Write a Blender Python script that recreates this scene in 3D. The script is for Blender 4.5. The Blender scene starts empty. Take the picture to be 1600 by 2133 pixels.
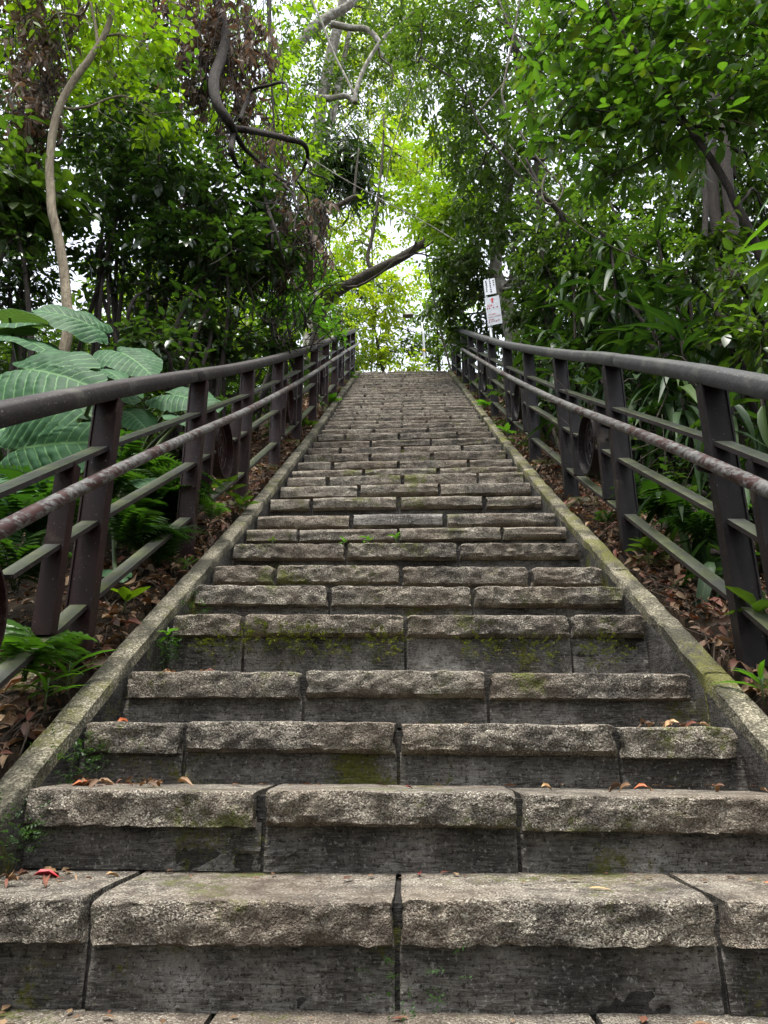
import bpy, math, random
import numpy as np
from mathutils import Vector, Matrix, noise

random.seed(7)
RNG = np.random.default_rng(7)
R = math.radians
S = bpy.context.scene
COL = S.collection

# ------------------------------------------------------------------ camera, sky, sun, exposure
FPX = 1479.0
PITCH, YAW = R(18.1), R(1.78)
cam = bpy.data.cameras.new('camera')
cam.sensor_fit = 'VERTICAL'; cam.sensor_height = 24.0
cam.lens = 24.0 * FPX / 2133.0
cam.clip_start = 0.05; cam.clip_end = 3000
camo = bpy.data.objects.new('camera', cam); COL.objects.link(camo)
camo.location = (0, 0, 0)
camo.rotation_euler = (R(90) + PITCH, 0, YAW)
S.camera = camo

SUN_EL, SUN_AZ = R(76), R(195)          # azimuth measured clockwise from +Y
world = bpy.data.worlds.new('World'); S.world = world
world.use_nodes = True
wn = world.node_tree.nodes; wl = world.node_tree.links
bg = wn['Background']
sky = wn.new('ShaderNodeTexSky'); sky.sky_type = 'NISHITA'; sky.sun_disc = False
sky.sun_elevation = SUN_EL; sky.sun_rotation = SUN_AZ
sky.air_density = 1.0; sky.dust_density = 2.0; sky.ozone_density = 1.0
hs = wn.new('ShaderNodeHueSaturation'); hs.inputs['Saturation'].default_value = 0.28
hs.inputs['Value'].default_value = 1.0
wl.new(sky.outputs[0], hs.inputs['Color']); wl.new(hs.outputs[0], bg.inputs['Color'])
bg.inputs['Strength'].default_value = 0.15

sun = bpy.data.lights.new('sun', 'SUN'); sun.energy = 1.5; sun.angle = R(14); sun.color = (1, 0.96, 0.9)
suno = bpy.data.objects.new('sun', sun); COL.objects.link(suno)
suno.rotation_euler = (R(90) - SUN_EL, 0, math.pi - SUN_AZ)
suno.location = (-5, -10, 30)

S.view_settings.view_transform = 'Standard'; S.view_settings.look = 'None'
S.view_settings.gamma = 1.0; S.view_settings.use_curve_mapping = False
S.view_settings.exposure = 2.0

S.render.engine = 'CYCLES'
S.cycles.use_denoising = True
S.cycles.max_bounces = 7; S.cycles.diffuse_bounces = 5; S.cycles.glossy_bounces = 3
S.cycles.transmission_bounces = 4; S.cycles.caustics_reflective = False; S.cycles.caustics_refractive = False

# camera basis, used to turn a direction seen in the photograph into a place in the world
_fw = np.array([-math.sin(YAW)*math.cos(PITCH), math.cos(YAW)*math.cos(PITCH), math.sin(PITCH)])
_rt = np.array([math.cos(YAW), math.sin(YAW), 0.0]); _up = np.cross(_rt, _fw)
def ray(px, py):
    return _fw + (px-800)/FPX*_rt + (1066.5-py)/FPX*_up
def at(px, py, Y):
    r = ray(px, py); return r * (Y / r[1])

# ------------------------------------------------------------------ object helpers
def tag(o, label=None, cat=None, group=None, kind=None):
    if label: o['label'] = label
    if cat: o['category'] = cat
    if group: o['group'] = group
    if kind: o['kind'] = kind
    return o
def empty(name, loc, label=None, cat=None, group=None, kind=None):
    o = bpy.data.objects.new(name, None); COL.objects.link(o); o.location = Vector([float(v) for v in loc])
    o.empty_display_size = 0.1
    return tag(o, label, cat, group, kind)

class MB:
    """collects numpy geometry; builds ONE mesh"""
    def __init__(s): s.V=[]; s.Q=[]; s.T=[]; s.qm=[]; s.tm=[]; s.n=0; s.r=[]; s.uv=[]
    def add(s, V, Q=None, T=None, m=0, rnd=None, uv=None):
        V = np.asarray(V, float).reshape(-1, 3)
        if Q is not None and len(Q): Q=np.asarray(Q,np.int64).reshape(-1,4); s.Q.append(Q+s.n); s.qm.append(np.full(len(Q),m))
        if T is not None and len(T): T=np.asarray(T,np.int64).reshape(-1,3); s.T.append(T+s.n); s.tm.append(np.full(len(T),m))
        s.V.append(V); s.r.append(np.zeros(len(V)) if rnd is None else np.broadcast_to(rnd,(len(V),)))
        s.uv.append(np.zeros((len(V),2)) if uv is None else np.asarray(uv)); s.n += len(V)
    def box(s, c, size, rot=None, m=0):
        x,y,z = [d/2 for d in size]
        V = np.array([[a*x,b*y,d*z] for d in (-1,1) for b in (-1,1) for a in (-1,1)])
        if rot is not None: V = V @ np.asarray(rot).T
        s.add(V+np.asarray(c), [[0,2,3,1],[4,5,7,6],[0,1,5,4],[2,6,7,3],[0,4,6,2],[1,3,7,5]], m=m)
    def mesh(s, name, smooth=True, want_uv=False):
        me = bpy.data.meshes.new(name)
        V = np.concatenate(s.V) if s.V else np.zeros((0,3))
        Q = np.concatenate(s.Q) if s.Q else np.zeros((0,4),np.int64)
        T = np.concatenate(s.T) if s.T else np.zeros((0,3),np.int64)
        me.vertices.add(len(V)); me.vertices.foreach_set('co', V.astype(np.float32).ravel())
        nl = 4*len(Q)+3*len(T)
        me.loops.add(nl); li = np.concatenate([Q.ravel(), T.ravel()]).astype(np.int32)
        me.loops.foreach_set('vertex_index', li)
        me.polygons.add(len(Q)+len(T))
        ls = np.concatenate([np.arange(len(Q))*4, 4*len(Q)+np.arange(len(T))*3]).astype(np.int32)
        me.polygons.foreach_set('loop_start', ls)
        mi = np.concatenate([np.concatenate(s.qm) if s.qm else np.zeros(0), np.concatenate(s.tm) if s.tm else np.zeros(0)]).astype(np.int32)
        me.polygons.foreach_set('material_index', mi)
        me.polygons.foreach_set('use_smooth', np.full(len(mi), smooth))
        a = me.attributes.new('rnd', 'FLOAT', 'POINT'); a.data.foreach_set('value', np.concatenate(s.r).astype(np.float32))
        if want_uv:
            uvl = me.uv_layers.new(name='UVMap')
            uvl.data.foreach_set('uv', np.concatenate(s.uv)[li].astype(np.float32).ravel())
        me.update(calc_edges=True)
        return me
    def build(s, name, mats, parent=None, smooth=True, origin=None, want_uv=False):
        if origin is not None:
            o3 = np.asarray(origin, float); s.V = [v-o3 for v in s.V]
        me = s.mesh(name, smooth, want_uv)
        for m in (mats if isinstance(mats,(list,tuple)) else [mats]): me.materials.append(m)
        return link(name, me, parent, origin)
def link(name, me, parent=None, loc=None):
    """loc is a world position; the parents are never rotated"""
    o = bpy.data.objects.new(name, me); COL.objects.link(o)
    p = np.zeros(3) if loc is None else np.asarray(loc, float)
    if parent is not None:
        o.parent = parent; q = parent
        while q is not None: p = p - np.array(q.location); q = q.parent
    o.location = Vector([float(v) for v in p])
    return o
def sharp(me, ang=35):
    try: me.set_sharp_from_angle(angle=R(ang))
    except Exception: pass

def tube(mb, pts, rad, n=6, m=0, rnd=0.0, cap=True):
    P = np.asarray(pts, float); k=len(P); rad = np.broadcast_to(np.asarray(rad,float),(k,))
    T = np.gradient(P, axis=0); T /= np.linalg.norm(T,axis=1)[:,None]+1e-9
    ref = np.array([0,0,1.]) if abs(T[0,2])<0.8 else np.array([1.,0,0])
    V=[]; N = np.cross(T[0],ref); N/=np.linalg.norm(N)
    a = np.arange(n)*2*math.pi/n
    for i in range(k):
        N = N - T[i]*(N@T[i]); N/=np.linalg.norm(N)+1e-9; B=np.cross(T[i],N)
        V.append(P[i]+rad[i]*(np.cos(a)[:,None]*N+np.sin(a)[:,None]*B))
    V=np.concatenate(V); Q=[]
    for i in range(k-1):
        for j in range(n):
            Q.append([i*n+j, i*n+(j+1)%n, (i+1)*n+(j+1)%n, (i+1)*n+j])
    Tt=[]
    if cap:
        V=np.concatenate([V,[P[0],P[-1]]])
        for j in range(n):
            Tt.append([k*n,(j+1)%n,j]); Tt.append([k*n+1,(k-1)*n+j,(k-1)*n+(j+1)%n])
    mb.add(V,Q,Tt,m=m,rnd=rnd)
def spline(pts, k=6):
    P = np.asarray(pts,float); n=len(P)
    if n<3: return np.array([P[0]+(P[-1]-P[0])*t for t in np.linspace(0,1,k+1)])
    E = np.concatenate([[2*P[0]-P[1]],P,[2*P[-1]-P[-2]]]); out=[]
    for i in range(n-1):
        p0,p1,p2,p3=E[i:i+4]
        for t in np.arange(k)/k:
            out.append(.5*((2*p1)+(-p0+p2)*t+(2*p0-5*p1+4*p2-p3)*t*t+(-p0+3*p1-3*p2+p3)*t**3))
    out.append(P[-1]); return np.array(out)
def fbm(x,y,z,oct=3):
    return noise.fractal(Vector((x,y,z)),0.9,2.1,oct)

# ------------------------------------------------------------------ materials
class NT:
    def __init__(s, name):
        s.m = bpy.data.materials.new(name); s.m.use_nodes=True; s.t=s.m.node_tree; s.t.nodes.clear()
        s.out = s.t.nodes.new('ShaderNodeOutputMaterial')
    def n(s, typ, **kw):
        nd = s.t.nodes.new('ShaderNode'+typ)
        for k,v in kw.items():
            if k.startswith('_'): setattr(nd,k[1:],v)
            else: s.set(nd, k.replace('__',' '), v)
        return nd
    def set(s, nd, key, v):
        i = nd.inputs[int(key[1:])] if key[0]=='i' and key[1:].isdigit() else nd.inputs[key]
        if isinstance(v, bpy.types.NodeSocket): s.t.links.new(v,i)
        elif isinstance(v,(tuple,list)) and len(v)==3 and i.type=='RGBA': i.default_value=(*v,1)
        else: i.default_value=v
    def pos(s):
        return s.n('NewGeometry').outputs['Position']
    def noise(s, scale, detail=3, rough=.55, vec=None, dist=0.0):
        return s.n('TexNoise', Vector=vec if vec is not None else s.pos(), Scale=scale, Detail=detail, Roughness=rough, Distortion=dist).outputs['Fac']
    def ramp(s, fac, stops, interp='LINEAR'):
        nd = s.n('ValToRGB', Fac=fac); cr=nd.color_ramp; cr.interpolation=interp
        while len(cr.elements)<len(stops): cr.elements.new(0.5)
        for e,(p,c) in zip(cr.elements,stops):
            e.position=p; e.color = (c,c,c,1) if not isinstance(c,(tuple,list)) else (*c,1)
        return nd.outputs['Color']
    def mix(s, fac, a, b, mode='MIX'):
        nd = s.t.nodes.new('ShaderNodeMix'); nd.data_type='RGBA'; nd.blend_type=mode
        for i,v in ((0,fac),(6,a),(7,b)):
            if isinstance(v,bpy.types.NodeSocket): s.t.links.new(v,nd.inputs[i])
            elif isinstance(v,(tuple,list)): nd.inputs[i].default_value=(*v,1)
            else: nd.inputs[i].default_value=v
        return nd.outputs[2]
    def math(s, op, a, b=0.0, clamp=False):
        nd = s.t.nodes.new('ShaderNodeMath'); nd.operation=op; nd.use_clamp=clamp
        for i,v in ((0,a),(1,b)):
            if isinstance(v,bpy.types.NodeSocket): s.t.links.new(v,nd.inputs[i])
            else: nd.inputs[i].default_value=v
        return nd.outputs[0]
    def vmul(s, vec, k):
        nd=s.t.nodes.new('ShaderNodeVectorMath'); nd.operation='MULTIPLY'; s.t.links.new(vec,nd.inputs[0]); nd.inputs[1].default_value=k
        return nd.outputs[0]
    def upz(s):
        return s.n('SeparateXYZ', Vector=s.n('NewGeometry').outputs['Normal']).outputs['Z']
    def bump(s, h, strength, dist, normal=None):
        kw=dict(Height=h,Strength=strength,Distance=dist)
        if normal is not None: kw['Normal']=normal
        return s.n('Bump',**kw).outputs['Normal']
    def bsdf(s, color, rough=.6, spec=.4, normal=None, metal=0.0):
        kw={'Base__Color':color,'Roughness':rough,'Specular__IOR__Level':spec,'Metallic':metal}
        if normal is not None: kw['Normal']=normal
        return s.n('BsdfPrincipled',**kw).outputs[0]
    def done(s, sh):
        s.t.links.new(sh,s.out.inputs['Surface']); return s.m

def m_granite(name, moss=.58, tint=(1,1,1)):
    t=NT(name)
    sp=t.noise(210,2,.7); sp2=t.noise(75,3,.65)
    c=t.ramp(sp,[(.31,(.014,.012,.010)),(.42,(.105,.088,.070)),(.51,(.30,.255,.20)),(.60,(.82,.76,.63))])
    c=t.mix(t.ramp(sp2,[(.38,0.0),(.62,.75)]),c,t.ramp(sp2,[(.4,(.075,.060,.049)),(.75,(.40,.34,.26))]))
    big=t.noise(5.5,4,.6)
    c=t.mix(t.ramp(big,[(.46,0.0),(.70,.65)]),c,(.040,.034,.032))
    ob=t.n('ObjectInfo').outputs['Random']
    c=t.mix(t.ramp(ob,[(0,.0),(.35,.28),(.5,.0),(.75,.0),(1,.35)]),c,t.ramp(ob,[(.4,(.07,.062,.056)),(.6,(.33,.30,.25))]))
    lump=t.noise(17,5,.7)
    c=t.mix(t.ramp(lump,[(.40,.6),(.52,0.0)]),c,(.045,.038,.033))
    c=t.mix(t.ramp(lump,[(.54,0.0),(.68,.45)]),c,(.40,.36,.29))
    warm=t.noise(2.3,2)
    c=t.mix(t.ramp(warm,[(.42,0.0),(.62,.35)]),c,(.20,.145,.10))
    c=t.mix(1.0,c,tint,'MULTIPLY')
    mz=t.math('ADD',t.noise(3.6,4,.65),t.math('MULTIPLY',t.math('SUBTRACT',t.noise(55,3,.7),.5),.45))
    mf=t.ramp(mz,[(moss,0.0),(moss+.12,.85)])
    c=t.mix(mf,c,t.mix(t.noise(140,2),(.045,.06,.012),(.16,.17,.03)))
    h=t.math('ADD',t.math('MULTIPLY',t.noise(24,5,.72),1.5),t.math('MULTIPLY',t.noise(150,2,.7),.35))
    return t.done(t.bsdf(c,.88,.25,t.bump(h,1.0,.032)))
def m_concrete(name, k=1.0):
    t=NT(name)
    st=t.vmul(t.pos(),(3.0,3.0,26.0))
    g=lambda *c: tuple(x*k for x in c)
    c=t.ramp(t.noise(5,9,.74),[(.34,g(.034,.031,.027)),(.45,g(.10,.092,.082)),(.54,g(.18,.166,.148)),(.66,g(.36,.34,.31))])
    grain=t.noise(7,8,.72,st)
    c=t.mix(t.ramp(grain,[(.50,0.0),(.60,.55)]),c,g(.25,.235,.215))
    c=t.mix(t.ramp(grain,[(.38,.75),(.46,0.0)]),c,g(.020,.018,.017))
    c=t.mix(t.ramp(t.noise(2.3,10,.70),[(.36,.7),(.60,0.0)]),c,g(.026,.023,.020))
    c=t.mix(t.ramp(t.noise(95,3,.7),[(.58,0.0),(.68,.6)]),c,g(.38,.36,.33))
    c=t.mix(t.ramp(t.noise(120,3,.7),[(.36,.8),(.45,0.0)]),c,g(.016,.014,.012))
    mz=t.math('ADD',t.noise(3.2,3,.6),t.math('MULTIPLY',t.math('SUBTRACT',t.noise(70,4,.75),.5),.55))
    c=t.mix(t.ramp(mz,[(.60,0.0),(.68,.9)]),c,t.mix(t.noise(120,2),(.025,.032,.007),(.15,.15,.022)))
    h=t.math('ADD',t.math('MULTIPLY',grain,.8),t.math('ADD',t.noise(24,6,.75),t.math('MULTIPLY',t.noise(110,3,.7),.5)))
    return t.done(t.bsdf(c,.92,.2,t.bump(h,.9,.014)))
def m_kerb(name, mossy):
    t=NT(name)
    c=t.ramp(t.noise(130,3,.7),[(.30,(.035,.032,.022)),(.5,(.17,.15,.105)),(.66,(.46,.43,.33))])
    c=t.mix(t.ramp(t.noise(5,4,.65),[(.40,0.0),(.56,.85)]),c,(.034,.033,.024))
    mz=t.math('ADD',t.noise(4.2,4,.65),t.math('MULTIPLY',t.math('SUBTRACT',t.noise(80,3,.7),.5),.4))
    c=t.mix(t.ramp(mz,[(mossy,0.0),(mossy+.14,.85)]),c,t.mix(t.noise(120,2),(.05,.055,.014),(.17,.165,.045)))
    h=t.math('ADD',t.noise(45,4,.7),t.math('MULTIPLY',t.noise(130,2,.7),.6))
    return t.done(t.bsdf(c,.92,.2,t.bump(h,.8,.016)))
def m_soil(name):
    t=NT(name)
    c=t.ramp(t.noise(9,6,.7),[(.3,(.010,.008,.006)),(.55,(.032,.022,.014)),(.75,(.07,.048,.03))])
    return t.done(t.bsdf(c,.95,.1,t.bump(t.noise(22,5,.7),.8,.05)))
def m_bark(name, a, b, moss=.7, mosscol=(.10,.12,.03), sc=(9,9,1.6), pale=None):
    t=NT(name)
    v=t.vmul(t.pos(),sc)
    n=t.noise(3.2,5,.65,v); n2=t.noise(7,4,.6)
    c=t.ramp(n,[(.3,a),(.7,b)])
    if pale: c=t.mix(t.ramp(n2,[(.5,0.0),(.62,.8)]),c,pale)
    c=t.mix(t.ramp(t.noise(2.6,4,.7),[(moss,0.0),(moss+.1,.8)]),c,mosscol)
    return t.done(t.bsdf(c,.85,.25,t.bump(t.math('ADD',n,t.math('MULTIPLY',t.noise(55,4,.7,t.vmul(t.pos(),(1.6,1.6,.7))),.7)),1.0,.03)))
def m_leaf(name, cols, rough=.38, spec=.5, trans=.42, tcol=(1.25,1.55,.35), veins=True):
    t=NT(name)
    rnd=t.n('Attribute',_attribute_name='rnd').outputs['Fac']
    orr=t.n('ObjectInfo').outputs['Random']
    k=t.math('FRACT',t.math('ADD',rnd,orr))
    k2=len(cols)
    c=t.ramp(k,[(i/(k2-1) if k2>1 else 0,col) for i,col in enumerate(cols)])
    uv=t.n('TexCoord').outputs['UV']
    u=t.n('SeparateXYZ',Vector=uv)
    if veins:
        a=t.math('ABSOLUTE',t.math('SUBTRACT',u.outputs['X'],.5))
        rib=t.ramp(a,[(.02,1.0),(.05,0.0)])
        sv=t.math('PINGPONG',t.math('SUBTRACT',t.math('MULTIPLY',u.outputs['Y'],9),t.math('MULTIPLY',a,7)),.5)
        svf=t.ramp(sv,[(.03,.5),(.10,0.0)])
        f=t.math('MAXIMUM',t.math('MULTIPLY',rib,.7),svf)
        c=t.mix(t.math('MULTIPLY',f,.5),c,t.mix(.5,c,(.22,.28,.10)))
        c=t.mix(t.ramp(t.noise(30,2),[(.45,0.0),(.75,.35)]),c,t.mix(.5,c,(.02,.025,.008)))
    p=t.bsdf(c,rough,spec)
    tc=t.mix(1.0,c,tcol,'MULTIPLY')
    tr=t.n('BsdfTranslucent',Color=tc).outputs[0]
    ms=t.n('MixShader',Fac=trans); t.t.links.new(p,ms.inputs[1]); t.t.links.new(tr,ms.inputs[2])
    return t.done(ms.outputs[0])
def m_ear(name):
    t=NT(name)
    u=t.n('SeparateXYZ',Vector=t.n('TexCoord').outputs['UV'])
    ax=t.math('ABSOLUTE',u.outputs['X'])
    tt=t.math('SUBTRACT',u.outputs['Y'],t.math('MULTIPLY',ax,.62))
    sv=t.math('PINGPONG',t.math('MULTIPLY',tt,1/.135),.5)
    f=t.ramp(sv,[(.03,1.0),(.085,0.0)])
    f=t.math('MAXIMUM',f,t.ramp(ax,[(.008,1.0),(.02,0.0)]))
    c=t.ramp(t.noise(6,3),[(.3,(.017,.056,.023)),(.7,(.036,.098,.040))])
    c=t.mix(t.math('MULTIPLY',f,.7),c,(.14,.27,.10))
    wx=t.noise(3,3)
    c=t.mix(t.ramp(wx,[(.55,0.0),(.8,.35)]),c,(.06,.10,.06))
    p=t.bsdf(c,.60,.16,t.bump(t.noise(26,3),.25,.01))
    tr=t.n('BsdfTranslucent',Color=(.10,.20,.03)).outputs[0]
    ms=t.n('MixShader',Fac=.22); t.t.links.new(p,ms.inputs[1]); t.t.links.new(tr,ms.inputs[2])
    return t.done(ms.outputs[0])
def m_plain(name, col, rough=.5, spec=.4, metal=0.0):
    t=NT(name); c=t.mix(t.ramp(t.noise(14,3),[(.35,0.0),(.75,.45)]),col,tuple(x*.6 for x in col))
    return t.done(t.bsdf(c,rough,spec,None,metal))
def m_timber(name, base):
    t=NT(name)
    v=t.vmul(t.pos(),(14,2.4,14))
    n=t.noise(5,6,.7,v)
    c=t.ramp(n,[(.32,tuple(x*.55 for x in base)),(.55,base),(.78,tuple(min(1,x*1.7) for x in base))])
    c=t.mix(t.ramp(t.noise(160,2),[(.66,0.0),(.74,.6)]),c,(.42,.40,.37))
    c=t.mix(t.ramp(t.noise(4,4,.7),[(.55,0.0),(.72,.5)]),c,(.13,.125,.10))
    return t.done(t.bsdf(c,t.ramp(t.noise(8,3),[(.3,.62),(.7,.85)]),.35,t.bump(n,.22,.005)))
def m_steel(name, base, mossy=0.0, chip=.70):
    t=NT(name)
    c=t.ramp(t.noise(7,4,.6),[(.3,tuple(x*.6 for x in base)),(.7,tuple(x*1.35 for x in base))])
    rust=t.ramp(t.noise(5,5,.7),[(.60,0.0),(.70,.6)])
    c=t.mix(rust,c,(.10,.075,.055))
    ch=t.ramp(t.noise(16,5,.65),[(chip,0.0),(chip+.02,1.0)])
    c=t.mix(ch,c,(.055,.10,.10))
    c=t.mix(t.ramp(t.noise(150,2),[(.70,0.0),(.75,.8)]),c,(.40,.38,.36))
    if mossy>0:
        up=t.ramp(t.upz(),[(.35,0.0),(.75,1.0)])
        g=t.math('MULTIPLY',up,t.ramp(t.noise(6,4,.65),[(.25,.35),(.6,1.0)]))
        c=t.mix(t.math('MULTIPLY',g,mossy),c,t.ramp(t.noise(9,4),[(.35,(.085,.088,.074)),(.55,(.105,.118,.062)),(.75,(.17,.185,.070))]))
    h=t.math('ADD',t.noise(11,4,.6),t.math('MULTIPLY',ch,-.4))
    return t.done(t.bsdf(c,t.ramp(t.noise(13,4),[(.3,.34),(.7,.60)]),.28,t.bump(h,.22,.006)))
def m_pipe(name):
    t=NT(name)
    v=t.vmul(t.pos(),(20,7,20))
    n=t.math('ADD',t.noise(1.7,6,.72,v),t.math('MULTIPLY',t.math('SUBTRACT',t.noise(2.2,2),.5),.5))
    ch=t.ramp(n,[(.455,0.0),(.48,1.0)])
    c=t.mix(ch,t.ramp(t.noise(9,3),[(.3,(.022,.010,.009)),(.7,(.046,.018,.016))]),t.ramp(t.noise(40,4,.7),[(.3,(.032,.030,.028)),(.7,(.17,.163,.155))]))
    c=t.mix(t.ramp(t.noise(18,5,.7),[(.62,0.0),(.7,.7)]),c,(.06,.05,.045))
    return t.done(t.bsdf(c,.46,.34,t.bump(ch,.35,.004)))

M = {}
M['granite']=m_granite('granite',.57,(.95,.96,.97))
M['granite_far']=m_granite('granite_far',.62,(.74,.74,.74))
M['concrete']=m_concrete('weathered_concrete')
M['mortar']=m_concrete('dark_mortar',.26)
M['concrete_dark']=m_concrete('dark_concrete',.6)  # darker concrete for the upper risers and the inner kerb faces
M['smooth_block']=m_concrete('smooth_block',1.5)
M['kerb_l']=m_kerb('kerb_pale',.56); M['kerb_r']=m_kerb('kerb_mossy',.46)
M['soil']=m_soil('soil')
M['mossblock']=m_kerb('mossy_footing',.34)
M['timber_l']=m_timber('dark_timber',(.016,.011,.0095)); M['timber_r']=m_timber('grey_timber',(.036,.036,.035))
M['steel']=m_steel('maroon_steel',(.020,.0075,.0075)); M['steel_r']=m_steel('grey_maroon_steel',(.014,.0105,.0115),0,.74)
M['flat']=m_steel('mossy_flat_steel',(.028,.022,.022),.85)
M['pipe']=m_pipe('peeling_pipe')
M['bark_pale']=m_bark('bark_pale',(.11,.085,.055),(.31,.26,.18),.72)
M['bark_dark']=m_bark('bark_dark',(.009,.007,.006),(.038,.028,.021),.68,(.035,.04,.015))
M['bark_grey']=m_bark('bark_grey',(.09,.08,.065),(.30,.28,.23),.6,(.13,.15,.05),(5,5,2),(.42,.41,.37))
M['bark_mid']=m_bark('bark_mid',(.018,.014,.011),(.065,.05,.04),.62,(.08,.09,.035))
M['bark_limb']=m_bark('bark_limb',(.022,.018,.014),(.085,.068,.052),.54,(.075,.085,.03))
M['vine']=m_bark('vine_bark',(.05,.042,.034),(.16,.135,.105),.8)
M['twig']=m_plain('twig',(.045,.034,.024),.85,.2)
M['greenstem']=m_plain('green_stem',(.07,.10,.035),.6,.4)
G=lambda *c: list(c)
M['lime']=m_leaf('leaf_lime',G((0.0914, 0.1553, 0.012),(0.1584, 0.23, 0.018),(0.1219, 0.1955, 0.015),(0.2071, 0.2645, 0.02),(0.1096, 0.1725, 0.014)),.42,.35,.55)
M['yellow']=m_leaf('leaf_yellowgreen',G((0.1625, 0.2375, 0.02),(0.275, 0.3125, 0.02),(0.2, 0.2625, 0.02),(0.35, 0.325, 0.02),(0.15, 0.225, 0.02)),.45,.3,.55)
M['mid']=m_leaf('leaf_mid',G((0.0322, 0.0625, 0.015),(0.0483, 0.0845, 0.02),(0.0644, 0.1029, 0.0225),(0.0402, 0.0735, 0.0175),(0.0805, 0.1103, 0.025)),.36,.5,.48)
M['dark']=m_leaf('leaf_dark',G((0.014, 0.0342, 0.0134),(0.0218, 0.0471, 0.0151),(0.0312, 0.0608, 0.016),(0.0187, 0.0418, 0.0151),(0.0468, 0.076, 0.0178)),.27,.7,.36)
M['near']=m_leaf('leaf_near',G((0.0469, 0.1028, 0.0191),(0.0639, 0.1233, 0.0216),(0.0426, 0.0904, 0.0191),(0.0808, 0.1481, 0.024),(0.0511, 0.0987, 0.024),(0.1023, 0.1317, 0.024)),.36,.5,.50)
M['strap']=m_leaf('leaf_strap',G((0.0163, 0.0374, 0.0157),(0.0245, 0.0541, 0.0178),(0.0184, 0.0453, 0.0167),(0.0428, 0.0768, 0.0188),(0.0224, 0.0492, 0.0178)),.48,.22,.26)
M['fern']=m_leaf('leaf_fern',G((0.0208, 0.0518, 0.015),(0.0298, 0.0691, 0.015),(0.0238, 0.0576, 0.015),(0.0446, 0.0922, 0.0188)),.45,.4,.42,veins=False)
M['fresh']=m_leaf('leaf_fresh',G((0.051, 0.1312, 0.02),(0.0765, 0.164, 0.025),(0.0638, 0.1394, 0.02)),.34,.5,.45)
M['dry']=m_leaf('leaf_dry',G((.10,.074,.058),(.17,.125,.10),(.23,.175,.145),(.07,.050,.040),(.14,.098,.078)),.7,.2,.25,(1.3,.9,.6))
M['litter']=m_leaf('leaf_litter',G((0.0631, 0.0343, 0.0238),(0.1515, 0.0791, 0.0462),(0.2525, 0.1518, 0.0859),(0.0947, 0.0448, 0.029),(0.3408, 0.2244, 0.132),(0.0442, 0.0264, 0.0197),(0.1893, 0.066, 0.0462),(0.1136, 0.066, 0.0396)),.6,.3,.15,(1.2,.9,.5))
M['mossleaf']=m_leaf('moss_leaf',G((.045,.055,.008),(.09,.10,.012),(.13,.135,.014),(.06,.07,.010)),.8,.1,.25,veins=False)
M['redleaf']=m_plain('red_leaf',(.35,.02,.03),.5,.4); M['tanleaf']=m_plain('tan_leaf',(.42,.26,.13),.6,.3)
M['orangeleaf']=m_plain('orange_leaf',(.45,.13,.05),.55,.3); M['yellowleaf']=m_plain('yellow_leaf',(.42,.36,.05),.5,.3)
M['ear']=m_ear('leaf_elephant_ear')
M['signwhite']=m_plain('sign_white',(.55,.57,.60),.5,.4); M['signgrey']=m_plain('sign_grey',(.43,.45,.48),.4,.4)
M['ink']=m_plain('black_ink',(.02,.02,.025),.6,.3); M['red']=m_plain('red_paint',(.42,.03,.04),.5,.3)
M['galv']=m_plain('galvanised',(.42,.44,.45),.45,.5,.3); M['lamp']=m_plain('lamp_grey',(.22,.23,.22),.5,.4)
M['yellowband']=m_plain('yellow_band',(.65,.45,.03),.5,.3)

# ------------------------------------------------------------------ stair profile (measured from the photograph)
W = 1.8
def wpx(y):
    return np.interp(y,[775,900,1000,1130,1220,1400,1510,1650],[1.45,1.43,1.45,1.49,1.545,1.56,1.585,1.59])*(y-650)
MEAS = [ # y of the nosing at the middle, tilt in px from left to right end, px of the joints
 (1875,10,[178,826,1505]),(1650,18,[545,1081]),(1507,11,[380,829,1292]),(1398,4,[630,1017]),(1279,2,[506,844,1190]),
 (1221,6,[685,985]),(1178,2,[573,835,1104]),(1132,-2,[719,955]),(1098,-7,[620,830,1046]),(1069,-7,[730,927]),
 (1034,-9,[648,829,1010]),(1006,-11,[747,915]),(987,-12,[683,838,996]),(974,-11,[758,913]),(958,-10,[693,830,976]),
 (941,-9,[770,900]),(928,-9,[708,838,963]),(914,-10,[772,898]),(900,-9,[719,831,953]),(890,-8,[778,891]),
 (881,-8,[729,837,945]),(873.5,-6,[786,889]),(865.5,-6,[740,838,938]),(859,-6,[789,885]),(853,-6,[745,836,930]),
 (847,-5,[795,880]),(841,-5,[752,838,926]),(836,-5,[798,884]),(830.5,-5,[758,839,920]),(825,-5,[800,880])]
class Step: pass
steps=[]
for (y,tilt,js) in MEAS:
    r=ray(846,y); zc=FPX*W/wpx(y); P=r*zc
    s=Step(); s.d=P[1]; s.h=P[2]
    res = tilt/wpx(y) - (y-1555)/47600.0
    s.tilt = -res*W
    s.j=[ray(j,y)[0]/ray(j,y)[1]*s.d for j in js]
    steps.append(s)
d0,h0=steps[-1].d,steps[-1].h; NF=14; DT,HT=13.28,7.46
for i in range(1,NF+1):
    s=Step(); k=i/NF; s.d=d0+(DT-d0)*k+random.uniform(-.02,.02)*(i<NF); s.h=h0+(HT-h0)*k; s.tilt=random.uniform(-.004,.012)
    n=3 if i%2 else 2; off=random.uniform(-.08,.08)
    s.j=[(-.32+off,.3+off) ,(-.62+off,.02+off,.6+off)][n-2]; s.j=list(s.j); steps.append(s)
low=[]
for i in range(1,10):
    s=Step(); s.d=steps[0].d-.275*i; s.h=-.485-.178*(i-1); s.tilt=0
    s.j=[(-.42,.40),(-.66,0.0,.62)][i%2]; s.j=list(s.j); low.append(s)
low[0].j=[-.372,.345]; low[0].d=steps[0].d-.29
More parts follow.
